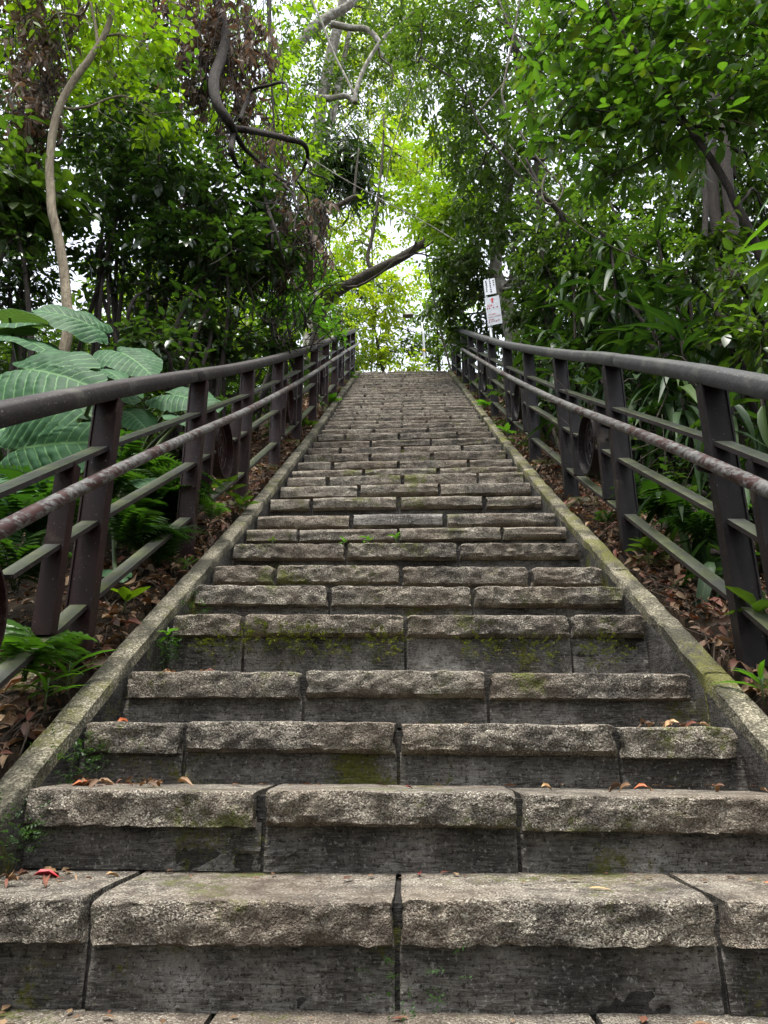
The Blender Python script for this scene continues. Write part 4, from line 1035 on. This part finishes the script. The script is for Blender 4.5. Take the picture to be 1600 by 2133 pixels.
tree('forest_tree','lime green tree glimpsed behind the dark thicket on the right','tree',px([(1250,800),(1255,600),(1260,400)],13),[.12,.10,.06],M['bark_mid'],
  [B(1200,640,13,90,50),B(1320,700,13,90,60),B(1400,600,13,60,16),B(1150,560,13,80,40),B(1480,700,13,90,60),B(1270,500,13,100,34),B(1560,650,13,90,40),B(1400,480,13,90,36)],'far',.17,8,M['lime'],84,'tall trees on the right of the steps',r0=.03)
# canopy over the middle
tree('forest_tree','high tangled crown of twigs and small leaves at the top middle','tree',px([(1130,500),(1120,300),(1085,150),(1040,-40),(1000,-200)],8.6),[.07,.065,.06,.05,.03],M['bark_mid'],
  [B(960,60,8.6,90,120),B(1060,120,8.6,100,110),B(880,30,9,90,70),B(1130,250,8.4,90,60),B(880,-60,8.8,120,80),B(1080,-80,8.6,160,100),B(960,230,8.8,70,40),B(870,90,9,60,30),B(1000,350,9,60,24)],'mid',.10,8,M['mid'],85,r0=.025,sub=9,
  extra=[(px([(1130,420),(1060,340),(1000,260),(960,180),(880,120)],8.4),[.02,.018,.015,.01]),(px([(1160,380),(1170,250),(1130,120),(1060,60),(1000,10)],8.2),[.02,.018,.014,.008])],droop=.3)
# ---- right: near leafy boughs
tree('broadleaf_tree','near tree with large bright toothed leaves reaching in from the upper right','tree',px([(1760,800),(1720,680),(1660,600),(1600,555),(1560,480),(1525,410),(1480,330),(1420,240),(1340,130),(1280,40),(1230,-80)],4.2),
  [.06,.055,.04,.032,.03,.027,.024,.02,.016,.012,.008],M['bark_dark'],
  [B(1500,120,4.2,120,44),B(1380,60,4.3,110,42),B(1300,160,4.4,100,38),B(1420,210,4.2,110,40),B(1240,60,4.5,90,32),B(1180,160,4.6,70,22),B(1580,60,4.0,120,36),B(1590,200,4.0,90,26),B(1320,270,4.4,90,24),B(1200,250,4.6,70,18),B(1140,60,4.8,70,18),B(1500,-60,4.2,170,44),B(1300,-60,4.4,150,40),B(1480,280,4.2,70,14),B(1150,290,4.8,34,6),B(1700,60,3.9,150,30),B(1260,370,4.6,40,7),B(1120,130,4.9,40,8)],
  'near',.140,7,M['near'],86,r0=.014,sub=4,n_obj=290,droop=.12,hang=.3,jitter=.5,
  extra=[(px([(1600,282),(1540,272),(1460,264),(1400,258),(1330,242),(1260,232),(1190,222)],4.3),[.014,.013,.011,.010,.008,.006,.004]),
         (px([(1570,232),(1530,225),(1518,190),(1522,150)],4.2),[.010,.008,.006,.004]),
         (px([(1480,265),(1400,300),(1320,345),(1240,385)],4.4),[.008,.007,.005,.003])])
# ---- right: thicket of dracaena like plants with long drooping leaves
STRAP=[]
for pr in LP['strap']:
    mb=MB(); mb.add(pr[0],pr[1],pr[2],uv=pr[3]); me=mb.mesh('leaf',True,True); me.materials.append(M['strap']); STRAP.append(me)
STRAPM=[]
for pr in LP['strap']:
    mb=MB(); mb.add(pr[0]*np.array([1.25,1,1]),pr[1],pr[2],uv=pr[3]); me=mb.mesh('leaf',True,True); me.materials.append(M['near']); STRAPM.append(me)
def rosette(root,org,c,rng,n,L,meshes,lean=(0,0,0),el=(-35,65),fork=None):
    for k in range(n):
        az=k*2.39996+rng.uniform(-.3,.3); e=R(rng.uniform(*el)); d=np.array([math.cos(az)*math.cos(e),math.sin(az)*math.cos(e),math.sin(e)])+np.asarray(lean)
        Rm=rotmats(d[None],np.array([[rng.normal()*.15,rng.normal()*.15,1.0]]))[0]; s=L*rng.uniform(.7,1.2)
        o=bpy.data.objects.new('leaf',meshes[int(rng.integers(len(meshes)))]); COL.objects.link(o); o.parent=root
        p=np.asarray(c)+np.array([0,0,rng.uniform(-.12,.06)])-np.asarray(org)
        o.matrix_basis=Matrix.Translation(Vector(p.tolist()))@Matrix(Rm.tolist()).to_4x4()@Matrix.Diagonal((s,s,s,1))
def strap_plant(label,heads,seed,L=.42,n=15,meshes=None,group='strap leaved plants behind the right railing',name='strap_leaf_plant',el=(-40,60)):
    rng=np.random.default_rng(seed); meshes=meshes or STRAP
    P=[at(*h) for h in heads]; lo=min(P,key=lambda p:p[2]); bx,by=lo[0]+.15,lo[1]+.1; g=terr1(bx,by); org=np.array((bx,by,g))
    root=empty(name,org,label,'plant',group)
    for p in P:
        o=org+np.array([rng.normal()*.12,rng.normal()*.12,-.1]); q=spline([o,o*.55+p*.45+rng.normal(size=3)*.06,p],6)
        mb=MB(); tube(mb,q,np.linspace(.022,.014,len(q)),6); mb.build('stem',M['bark_mid'],root,True,origin=org)
        rosette(root,org,p,rng,n,L,meshes,el=el)
strap_plant('tall strap leaved plant hanging beside the sign and its trunk',[(1120,480,7.8),(1135,560,7.6),(1125,640,7.5),(1165,600,7.2),(1170,520,7.4),(1160,690,7.2),(1200,450,7.4)],101,.34,17)
strap_plant('strap leaved plant with pale shining leaves behind the third right post',[(1150,700,6.6),(1195,560,6.5),(1180,740,6.2),(1110,730,6.9),(1210,640,6.3),(1230,500,6.6),(1220,710,6.1)],102,.34,17)
strap_plant('strap leaved plant in the middle of the right thicket',[(1260,640,5.8),(1240,740,5.6),(1300,700,5.6),(1280,570,6.0),(1270,500,6.2),(1330,640,5.6)],103,.33,17)
strap_plant('drooping strap leaved plant hanging just behind the second right post',[(1200,800,5.2),(1250,790,4.9),(1290,780,4.7),(1330,800,4.5),(1180,850,5.3),(1225,860,5.0)],104,.31,16,el=(-75,25))
strap_plant('strap leaved plant under the near right handrail',[(1370,800,4.3),(1420,830,4.1),(1350,860,4.4),(1400,770,4.2),(1320,830,4.6),(1290,860,4.7)],105,.30,16,el=(-75,25))
strap_plant('broad strap leaved plant rising above the near right handrail',[(1360,690,4.4),(1420,710,4.2),(1310,720,4.7)],106,.33,13)
strap_plant('strap leaved plant low at the right edge behind the nearest post',[(1520,850,3.5),(1590,830,3.3),(1480,900,3.6),(1560,960,3.3)],107,.30,13,el=(-65,40))
strap_plant('dark strap leaved plant high in the right thicket',[(1350,560,6.0),(1330,640,5.8),(1400,620,5.6),(1370,500,6.2),(1430,560,5.8)],108,.32,15)
strap_plant('bright strap leaved plant leaning in at the right edge under the trunks',[(1660,400,3.5),(1665,530,3.4)],109,.36,11,STRAPM,None,el=(-50,40))
strap_plant('strap leaved plant low beside the nearest right post foot',[(1440,1080,3.2),(1480,1150,2.95),(1400,1020,3.4)],110,.27,12,el=(-60,30))
strap_plant('slender strap leaved plant behind the upper right railing',[(1000,735,9.6),(975,715,10.2),(1075,740,8.0),(1075,790,7.8),(1100,800,7.0)],111,.30,14)
strap_plant('strap leaved plant in the dim gap behind the right railing',[(1130,830,6.2),(1090,820,6.9),(1150,780,6.0),(1240,900,5.0)],112,.29,15,el=(-65,35))
strap_plant('strap leaved plant with long hanging leaves in the dark middle of the thicket',[(1230,600,5.9),(1300,620,5.4),(1370,660,5.0),(1450,620,5.0),(1480,720,4.6),(1540,700,4.3)],113,.33,16,el=(-60,40))
bush('light green shrub with oval leaves at the right edge above the handrail',[B(1490,500,4.3,50,16),B(1540,590,4.0,60,20),B(1440,580,4.6,46,14),B(1580,700,3.8,60,18),B(1490,690,4.2,50,14),B(1390,730,4.5,40,9)],120,M['mid'],.10,6,'oval',140,'shrubs behind the right railing',bx=(2.5,4.3),stems=5)
bush('dark small leaved shrub filling the right thicket behind the strap leaves',[B(1180,640,7.6,90,120),B(1300,700,7.2,100,130),B(1420,740,6.6,100,80),B(1110,720,8,60,50),B(1540,760,5.6,100,70),B(1250,820,6.4,110,90),B(1400,880,5.6,110,80),B(1540,900,4.8,100,60)],121,M['dark'],.11,8,'lance',90,'shrubs behind the right railing',bx=(2.6,6.6),stems=10)
bush('small leaved shrub climbing through the right thicket above the strap leaves',[B(1160,430,7.0,80,60),B(1250,480,6.8,90,70),B(1350,520,6.6,90,70),B(1450,560,6.2,80,60),B(1220,590,6.6,80,50),B(1340,620,6.2,80,50),B(1120,520,7.4,60,40)],124,M['mid'],.085,8,'mid',60,'shrubs behind the right railing',bx=(2.9,6.8),stems=9)
bush('dark low bush in the shade below the right railing rails',[B(1350,960,4.9,90,50,.6),B(1450,1000,4.2,80,40,.6),B(1270,930,5.3,60,40,.6),B(1560,1080,3.4,70,24,.6)],122,M['dark'],.085,7,'mid',60,'shrubs behind the right railing',bx=(1.9,4.4),stems=6)
tangle('tangle of bare brown twigs in the hollow behind the right railing',(1240,860,1500,1180),4.6,150,42,.004,mat='vine')

def wood(label,boxes,seed):  # unseen leaf masses behind and beside the camera, added to block low sky light
    rng=np.random.default_rng(seed); bl=[]
    for (x0,x1,y0,y1,z0,z1,n) in boxes:
        for _ in range(n):
            x=rng.uniform(x0,x1); y=rng.uniform(y0,y1); bl.append((np.array([x,y,terr1(x,y)+rng.uniform(z0,z1)]),np.array([1.1,1.1,1.0])*rng.uniform(.8,1.4),18))
    tag(foliage('woodland',rng,bl,'far',.30,8,M['mid'],None,(0,-6,LOWZ),spread=.6),label,None,None,'stuff')
wood('unseen woodland around the foot of the steps, added to block low sky light',[(-9,9,-14,-8,.5,9,110),(-9,-3.2,-8,2.5,.5,7,90),(3.2,9,-8,2.5,.5,7,90)],900)
# ---- hanging vines and the cable
def vine(label,pts,Y,r,name='vine',cat='vine',mat='vine'):
    P=spline(px(pts,Y),8); mb=MB(); tube(mb,P,r,6); tag(mb.build(name,M[mat],None,True,origin=P[0]),label,cat)
vine('looped brown vine hanging in front of the right thicket',[(1090,-40),(1072,60),(1050,170),(1046,200),(1062,240),(1120,330),(1168,385),(1170,405),(1158,422),(1140,424),(1130,410),(1131,380),(1140,360)],6.4,.012)
vine('thin straight cable slanting across the gap above the leaning limb',[(640,325),(720,375),(800,418),(880,460),(950,502)],9.0,.008,'cable','cable','bark_grey')
vine('long thin vine slanting down from the top middle',[(965,-30),(900,90),(850,200),(815,320),(800,400),(790,420)],9.5,.009)
vine('thin vine crossing the dark right thicket',[(1060,300),(1150,420),(1250,500),(1380,560)],5.6,.006)
vine('grey twisting vine dropping through the top right crown',[(1030,-20),(1060,50),(1090,110),(1060,160),(1000,230)],8.0,.014)
vine('thin dark vine hanging straight down at the upper left',[(565,-40),(560,80),(566,180),(572,280)],6.4,.013,mat='bark_dark')
vine('thin vine arching in front of the upper left leaves',[(100,-40),(130,60),(150,140),(152,150)],4.6,.006)

# ------------------------------------------------------------------ elephant ears
def ear_mesh(seed,lobe=1.0):
    nA,nR=84,24; rng=np.random.default_rng(seed); ph=rng.uniform(0,6)
    th=np.linspace(-math.pi,math.pi,nA+1)
    ctl_a=[0,12,30,55,80,105,130,150,165,174,180]; ctl_r=[1.0,.93,.80,.70,.66,.64,.62,.56,.44,.26,.10]
    rad=np.interp(np.abs(np.degrees(th)),ctl_a,ctl_r)*(1+.018*np.sin(9*th+ph)+.012*np.sin(17*th+ph*2))
    for _ in range(4):
        a0=rng.uniform(-2.4,2.4); rad=rad*(1-rng.uniform(.06,.2)*np.exp(-((th-a0)/.05)**2))
    V=[];UV=[]
    for i in range(nR+1):
        f=(i/nR)
        for j in range(nA+1):
            r=rad[j]*f; x=r*math.sin(th[j]); y=r*math.cos(th[j])
            tt=(y-.62*abs(x))/.135; q=abs(math.sin(math.pi*tt))**.5
            z=.030*q*math.sin(math.pi*min(1,f*1.05))*min(1,abs(x)*9) + .012*fbm(x*13,y*13,seed)
            z+= .12*abs(x)**1.2 -.34*(x*x) -.22*max(0,y)**2 -.25*max(0,-y)**2 + .030*f**3*math.sin(7*th[j]+ph)
            V.append((x,y,z)); UV.append((x,y))
    Q=[];n=nA+1
    for i in range(nR):
        for j in range(nA): a=i*n+j; Q.append([a,a+n,a+n+1,a+1])
    mb=MB(); mb.add(V,Q,uv=UV); me=mb.mesh('leaf',True,True); me.materials.append(M['ear']); return me
EARS=[ear_mesh(k) for k in range(3)]
def ear_plant(label,base,leaves,seed):
    org=np.array(base); root=empty('elephant_ear_plant',org,label,'plant','elephant ear plants behind the left railing')
    for i,(ax_,ay_,Y,tx,ty,size,tilt) in enumerate(leaves):
        c=at(ax_,ay_,Y); t=at(tx,ty,Y-.12); d=t-c; d/=np.linalg.norm(d)
        toc=-c/np.linalg.norm(c); n=toc*tilt+np.array([0,0,1.])*(1-tilt)+np.array([.15,0,0]); n=n-d*(n@d); n/=np.linalg.norm(n)
        x=np.cross(d,n); Rm=np.stack([x,d,n],1)
        lf=bpy.data.objects.new('leaf',EARS[i%3]); COL.objects.link(lf); lf.parent=root
        lf.matrix_basis=Matrix.Translation(Vector((c-org).tolist()))@Matrix(Rm.tolist()).to_4x4()@Matrix.Diagonal((size,size,size,1))
        o=org+np.array([.06*math.cos(i*2),.06*math.sin(i*2),0]); q=spline([o,o*.5+c*.5+np.array([-.05,.12,.18]),c-n*.012],6)
        mb=MB(); tube(mb,q,np.linspace(.022,.009,len(q)),7); mb.build('stalk',M['greenstem'],root,True,origin=org)
ear_plant('elephant ear plant with huge quilted leaves in front of the pale slender trunk',(-2.0,3.6,terr1(-2.0,3.6)),
  [(182,674,3.75,105,640,.31,.45),(65,770,3.35,215,785,.45,.62),(258,737,3.7,335,775,.30,.6),(212,770,3.5,265,778,.20,.5),(50,933,3.0,200,905,.40,.72),(-20,690,3.7,70,655,.42,.45),(20,660,3.9,75,640,.36,.45),(30,705,3.6,112,712,.34,.45),(-40,860,3.2,40,900,.40,.6),(130,840,3.7,200,850,.30,.55)],1)
ear_plant('elephant ear plant with leaves showing below the left handrail',(-1.9,4.2,terr1(-1.9,4.2)),
  [(365,823,3.9,468,838,.30,.55),(372,868,3.75,405,880,.16,.5),(300,1000,3.2,325,1010,.14,.7),(-30,1020,2.75,40,1080,.30,.7),(235,800,3.9,290,830,.26,.5),(270,860,3.8,330,900,.22,.6),(420,830,4.3,470,850,.2,.5),(240,1190,2.9,275,1215,.10,.6)],2)

# ------------------------------------------------------------------ ferns and small plants
def frond_mesh(seed,np_=17,lobed=.16,mat='fern'):
    rng=np.random.default_rng(seed); mb=MB(); pts=[]
    for t in np.linspace(0,1,9): pts.append((.03*math.sin(t*3+seed),t*math.cos(t*.5),.38*math.sin(t*2.4)-.38*t*t))
    pts=np.array(pts); tube(mb,pts,np.linspace(.008,.002,9),4)
    for i in range(np_):
        t=.14+.84*i/np_; p=np.array([np.interp(t,np.linspace(0,1,9),pts[:,k]) for k in range(3)])
        L=lobed*2*(math.sin(math.pi*(.12+.88*t)**.8)**.7)*rng.uniform(.9,1.1)
        for sd in (-1,1):
            d=np.array([sd*.92,.35,-.12+rng.normal()*.06]); Rm=rotmats(d[None],np.array([[0,0.1,1.]]))[0]
            pv,pq,pt,uv=leaf_proto([(.25,.10),(.6,.085)],.2,.25)
            mb.add((pv*L)@Rm.T+p,pq,pt,uv=uv)
    me=mb.mesh('frond',True,True); me.materials.append(M[mat]); return me
FR=[frond_mesh(k) for k in range(3)]; FRS=[frond_mesh(k+5,12,.20,'fresh') for k in range(2)]
fern_labels=iter(['fern crown filling the gap between the first two left posts','arching fern just above the lowest left rail','dark fern close behind the second left post','fern tucked under the elephant ear leaf behind the first left post','deep green fern near the left edge under the grab pipe','fern in the hollow behind the nearest right post','dark fern under the rails between the first two right posts','dark fern under the elephant ears beside the nearest left post','fern with long fronds behind the second left post','fern reaching through the left rails above the leaf litter','bright fern at the lower left corner beside the kerb','small bright fern at the foot of the nearest left post','fern in the shade at the far lower left behind the rails','low fern beside the second right post','small fern on the ground behind the third right post','young fern by the kerb near the third left post','fern among the stems beneath the small elephant ear leaf'])
def fern(pxp,Y,n,L,seed,meshes=FR,el=(15,60)):
    rng=np.random.default_rng(seed); c=at(*pxp,Y); root=empty('fern',c,next(fern_labels),'fern','ferns along the railings')
    for k in range(n):
        az=2*math.pi*k/n+rng.uniform(-.3,.3); e=R(rng.uniform(*el)); d=np.array([math.cos(az)*math.cos(e),math.sin(az)*math.cos(e),math.sin(e)])
        Rm=rotmats(d[None],np.array([[0,0,1.]]))[0]; s=L*rng.uniform(.7,1.2)
        o=bpy.data.objects.new('frond',meshes[k%len(meshes)]); COL.objects.link(o); o.parent=root
        o.matrix_basis=Matrix(Rm.tolist()).to_4x4()@Matrix.Diagonal((s,s,s,1))
fern((270,1150),3.05,12,.30,31); fern((330,1180),3.2,11,.28,32); fern((360,1100),3.6,12,.32,33); fern((210,1050),3.1,12,.32,34); fern((40,1130),2.6,12,.30,35); fern((1470,1130),3.1,10,.30,36); fern((1400,1090),3.5,11,.30,37)
fern((110,1130),2.75,10,.38,1); fern((300,1110),3.5,11,.42,2); fern((330,1050),3.7,10,.42,3,el=(0,45)); fern((50,1420),2.1,10,.22,4,FRS); fern((130,1385),2.3,7,.14,5,FRS)
fern((30,1230),2.5,9,.34,6); fern((1318,1050),3.55,7,.18,7); fern((1268,1095),3.65,6,.13,8); fern((440,1080),3.55,6,.13,9,FRS); fern((250,1010),3.4,9,.36,10)
def herb(pxp,Y,n,L,label,seed,kind='oval',mat='fresh',el=(15,60)):
    rng=np.random.default_rng(seed); c=at(*pxp,Y); root=empty('small_plant',c,label,'plant','small plants along the steps')
    pr=LP[kind]; mes=[]
    for p in pr:
        mb=MB(); mb.add(p[0],p[1],p[2],uv=p[3]); me=mb.mesh('leaf',True,True); me.materials.append(M[mat]); mes.append(me)
    for k in range(n):
        az=k*2.4+rng.uniform(-.3,.3); e=R(rng.uniform(*el)); d=np.array([math.cos(az)*math.cos(e),math.sin(az)*math.cos(e),math.sin(e)])
        Rm=rotmats(d[None],np.array([[0,0,1.]]))[0]; s=L*rng.uniform(.7,1.15)
        o=bpy.data.objects.new('leaf',mes[k%len(mes)]); COL.objects.link(o); o.parent=root
        o.matrix_basis=Matrix.Translation(Vector((0,0,.01+.005*k)))@Matrix(Rm.tolist()).to_4x4()@Matrix.Diagonal((s,s,s,1))
    mb=MB(); tube(mb,[c-[0,0,.03],c+[0,0,.02+.005*n]],.003,5); mb.build('stem',M['greenstem'],root,True,origin=c)
herb((140,1425),2.2,10,.13,'bright long leaved plant leaning on the left kerb','A' and 201,'lance','fresh',(5,70))
herb((95,1460),2.1,9,.12,'glossy long leaved plant at the bottom of the left bank',202,'lance','fresh',(5,60))
herb((100,1375),2.25,6,.12,'upright plant with broad leaves under the lowest left rail',203,'oval','fresh',(30,80))
herb((390,1185),3.25,7,.075,'small rosette on the mossy footing of the second left post',204,'lance','fresh')
herb((500,1060),4.1,9,.12,'leafy weed on the kerb beside the third left post',205,'oval','mid')
herb((470,1030),4.2,8,.13,'dark leafy weed between the second and third left posts',206,'oval','mid')
herb((260,1260),2.75,5,.11,'yellow green broad leaf seedling on the leaf litter',207,'oval','lime')
herb((825,1130),3.72,6,.045,'seedling right of the middle of the eighth step',208,'oval','fresh')
herb((765,1133),3.70,5,.045,'seedling near the middle joint of the eighth step',209,'oval','fresh')
herb((716,1136),3.68,5,.032,'tiny seedling in the stone joint of the eighth step',210,'oval','fresh')
herb((568,1132),3.66,4,.035,'tiny seedling near the left end of the eighth step',211,'oval','mid')
herb((348,1335),2.62,6,.05,'little plant on the mossy left end of the tall riser',212,'oval','fresh',(-20,50))
herb((1350,1160),3.2,10,.11,'leafy plant at the foot of the second right post',213,'oval','mid')
herb((1590,1450),2.15,9,.12,'bright long leaved plant at the right edge outside the kerb',214,'lance','fresh')
herb((1055,905),5.9,6,.10,'green plant on the right kerb between two posts',215,'oval','fresh')
herb((1010,850),7.6,8,.12,'weed on the upper right kerb',216,'oval','fresh')
herb((975,795),11.0,10,.14,'bright weeds on the right kerb near the top',217,'oval','lime')
herb((1580,1290),2.3,6,.12,'leafy plant behind the nearest right post',218,'oval','mid')
herb((690,840),9.0,12,.17,'fresh green weeds at the left kerb near the top',219,'oval','fresh')
herb((725,790),12.0,14,.20,'bushy weeds at the left end of the top steps',220,'oval','fresh')
herb((640,890),7.0,9,.13,'dark weed beneath the left railing halfway up',221,'oval','mid')

# ------------------------------------------------------------------ leaf litter and fallen leaves
def litter(label,side,n,seed,y0,y1,xr,size=.055):
    rng=np.random.default_rng(seed); mb=MB(); pr=LP['dry']
    x=side*(xr[0]+(xr[1]-xr[0])*rng.random(n)**1.4); y=rng.uniform(y0,y1,n)
    z=terr(x,y)+rng.uniform(.0,.05,n)
    d=rng.normal(size=(n,3)); d[:,2]=d[:,2]*.35+d[:,1]*.5; up=np.array([0,-.5,1.])+rng.normal(size=(n,3))*.55
    Rm=rotmats(d,up); s=size*(.35+rng.random(n)**2.2*1.5); w=rng.integers(0,3,n); rn=rng.random(n)
    for k in range(3):
        ix=np.where(w==k)[0]; pv,pq,pt,uv=pr[k]
        pv=pv*np.array([1.3,1,.8])
        V=np.einsum('nij,kj->nki',Rm[ix],pv)*s[ix][:,None,None]+np.stack([x,y,z],1)[ix][:,None,:]
        off=(np.arange(len(ix))*len(pv))[:,None,None]
        mb.add(V.reshape(-1,3),(pq[None]+off).reshape(-1,4),(pt[None]+off).reshape(-1,3),0,np.repeat(rn[ix],len(pv)),np.tile(uv,(len(ix),1)))
    # fine twigs
    for _ in range(n//6):
        xx=side*rng.uniform(*xr); yy=rng.uniform(y0,y1); zz=terr1(xx,yy)+.02; a=rng.uniform(0,6); L=rng.uniform(.05,.2)
        tube(mb,[(xx,yy,zz),(xx+L*.5*math.cos(a),yy+L*.5*math.sin(a),zz+.02+L*.3*math.sin(a)),(xx+L*math.cos(a),yy+L*math.sin(a),zz+L*.66*math.sin(a))],.0025,4,m=1,cap=False)
    o=mb.build('leaf_litter',[M['litter'],M['twig']],None,True,want_uv=True); o['kind']='stuff'; o['label']=label
litter('brown dead leaves strewn on the left bank under the railing',-1,8500,301,1.2,7.5,(1.03,2.3),.045)
litter('brown dead leaves strewn on the right bank under the railing',1,8000,302,1.2,7.5,(1.03,2.3),.045)
litter('thin dead leaf cover farther out on the right slope',1,3000,305,0,9,(2.3,6),.06)
litter('thin dead leaf cover farther out on the left slope',-1,3000,306,0,9,(2.3,6),.06)
litter('dead leaves along the upper left kerb',-1,1500,303,7.5,13.2,(1.05,1.6),.06)
litter('dead leaves along the upper right kerb',1,1500,304,7.5,13.2,(1.05,1.6),.06)
def fallen(pxp,step,L,mat,label,az,seed,kind='dry',lift=.006):
    s=steps[step-1]; c=at(*pxp,s.d+.1); 
    # put the leaf on the tread of that step
    r=ray(*pxp); k=(s.h+lift)/r[2] if abs(r[2])>1e-6 else 0
    c=r*k if (k>0 and s.d<(r*k)[1]<s.d+.4) else np.array([r[0]/r[1]*(s.d+.12),s.d+.12,s.h+lift])
    pv,pq,pt,uv=LP[kind][seed%3]; d=np.array([[math.cos(az),math.sin(az),.12]]); Rm=rotmats(d,np.array([[.1,-.35,1.]]))[0]
    mb=MB(); mb.add((pv*L)@Rm.T+c,pq,pt,uv=uv); tag(mb.build('fallen_leaf',M[mat],None,True,origin=c,want_uv=True),label,'leaf')
fallen((68,1824),1,.06,'redleaf','bright red fallen leaf at the left end of the lowest full tread',.2,0)
fallen((95,1822),1,.045,'tanleaf','small brown curled leaf right beside the bright red leaf',1.2,1)
fallen((220,1822),1,.04,'tanleaf','tan leaf standing on the second stone of the lowest full tread',.6,2)
fallen((20,1828),1,.06,'tanleaf','dull brown leaf left of the bright red leaf',2.2,1)
fallen((874,1822),1,.03,'redleaf','dark red leaf against the second riser near the middle',1.5,0)
fallen((845,1652),2,.022,'redleaf','tiny red leaf on the middle stone of the second step',.1,2)
fallen((1227,1850),1,.05,'tanleaf','slim straw coloured leaf on the right stone of the lowest full tread',.1,0,'lance')
fallen((1590,1838),1,.06,'orangeleaf','orange leaf at the right edge of the lowest full tread',-.5,1,'lance')
fallen((1128,1650),2,.035,'tanleaf','thin brown leaf on the joint of the second step',.3,1)
fallen((1350,1650),2,.035,'orangeleaf','orange brown leaf on the right stone of the second step',2.6,0)
fallen((1415,1505),3,.06,'tanleaf','large tan leaf at the right end of the third step',2.9,2)
fallen((245,1485),3,.06,'orangeleaf','orange curled leaf at the left end of the third step',1.0,1)
fallen((150,1625),2,.07,'orangeleaf','brown orange leaf at the left end of the second step',.5,0)
fallen((190,1625),2,.05,'tanleaf','pale leaf scrap beside the brown orange leaf',2.,1)
fallen((965,1507),3,.035,'tanleaf','pale straw leaf on the centre stone of the third step',.2,2,'lance')
fallen((1435,1412),4,.05,'tanleaf','grey tan leaf wedged at the right end of the fourth step',1.3,0)
fallen((836,1072),10,.035,'orangeleaf','orange leaf lying on the smooth grey block of the tenth step',.3,0)
def drift(label,st,xr,n,seed):
    rng=np.random.default_rng(seed); mb=MB(); s_=steps[st-1]
    for _ in range(n):
        x=rng.uniform(*xr); y=s_.d+rng.uniform(.10,.24); pv,pq,pt,uv=LP['dry'][rng.integers(3)]; a=rng.uniform(0,6.3)
        Rm=rotmats(np.array([[math.cos(a),math.sin(a),rng.uniform(-.1,.3)]]),np.array([[rng.normal()*.4,rng.normal()*.4,1.]]))[0]
        mb.add((pv*rng.uniform(.015,.05))@Rm.T+[x,y,s_.h+.004+rng.uniform(0,.012)+s_.tilt*x/W],pq,pt,0,rng.random(),uv)
    tag(mb.build('leaf_drift',M['litter'],None,True,want_uv=True),label,None,None,'stuff')
drift('small drift of brown leaves in the left corner of the second step',2,(-.86,-.62),20,801)
drift('small drift of brown leaves at the left end of the lowest full tread',1,(-.97,-.70),20,802)
drift('few brown leaves in the right corner of the third step',3,(.66,.88),8,803)
drift('few brown leaves in the left corner of the fourth step',4,(-.86,-.66),20,804)
drift('few brown leaves in the right corner of the second step',2,(.55,.96),6,805)
drift('few brown leaves in the right corner of the fifth step',5,(.68,.88),14,806)
def moss(label,c,r,n,seed,mat=None):
    rng=np.random.default_rng(seed); c=np.asarray(c,float)
    tag(foliage('moss',rng,[(c,np.array(r),n)],'far',.011,6,mat or M['fern'],None,c,spread=1.0,droop=-.2,twigs=False),label,None,None,'stuff')
moss('green moss cushion on the left end of the tall riser',at(325,1345,2.66)+np.array([0,.0,0]),(.035,.05,.06),170,701)
moss('moss on the left kerb face by the third step',(-.915,2.0,-.03),(.016,.10,.06),150,702)
moss('moss on the left kerb face by the second step',(-.915,1.72,-.18),(.016,.10,.05),110,703)
for k,(pxx,pyy,rx,rz,n_,lb) in enumerate([(457,1338,.045,.016,150,'left of the slanting joint'),(545,1322,.06,.010,150,'just right of the slanting joint'),(625,1324,.07,.014,210,'under the long left stone'),(690,1340,.04,.016,100,'left of the middle joint'),(800,1335,.05,.022,170,'beside the middle joint'),(1000,1343,.03,.012,90,'right of the middle joint'),(1120,1350,.035,.012,90,'in the middle of the right block'),(1252,1352,.05,.018,140,'near its right end')]):
    moss('yellow green moss patch on the tall riser, '+lb,at(pxx,pyy,steps[4].d+.041),(rx,.004,rz),n_,710+k,M['mossleaf'])
moss('moss at the left end of the sixth step',(-.91,2.95,.55),(.02,.06,.03),60,704)
moss('moss in the joint under the lowest full tread',(.0,1.555,-.40),(.05,.012,.015),40,705)
# a scatter of tiny debris on the lowest treads
def debris():
    rng=np.random.default_rng(9); mb=MB(); pv,pq,pt,uv=LP['far'][0]
    for st,n,mm in ((0,150,0),(1,110,0),(2,90,0),(3,60,0),(4,50,0),(5,60,0),(6,40,0),(7,40,0),(8,40,0),(9,40,0),(10,30,0)):
        for _ in range(n):
            if st==0: z=low[0].h+.004; y=low[0].d+rng.uniform(.20,.31)
            else: s=steps[st-1]; z=s.h+.004; y=s.d+rng.uniform(.15,.29)
            x=rng.uniform(-.9,.9) if rng.random()<.55 else rng.choice([-1,1])*rng.uniform(.72,.9); a=rng.uniform(0,6.3); Rm=rotmats(np.array([[math.cos(a),math.sin(a),.1]]),np.array([[.1,.1,1.]]))[0]
            mb.add((pv*(.006+.034*rng.random()**3))@Rm.T+[x,y,z],None,pt,0,rng.random(),uv)
    o=mb.build('leaf_debris',M['litter'],None,True,want_uv=True); o['kind']='stuff'; o['label']='tiny dry leaf scraps in the corners of the lowest treads'
debris()
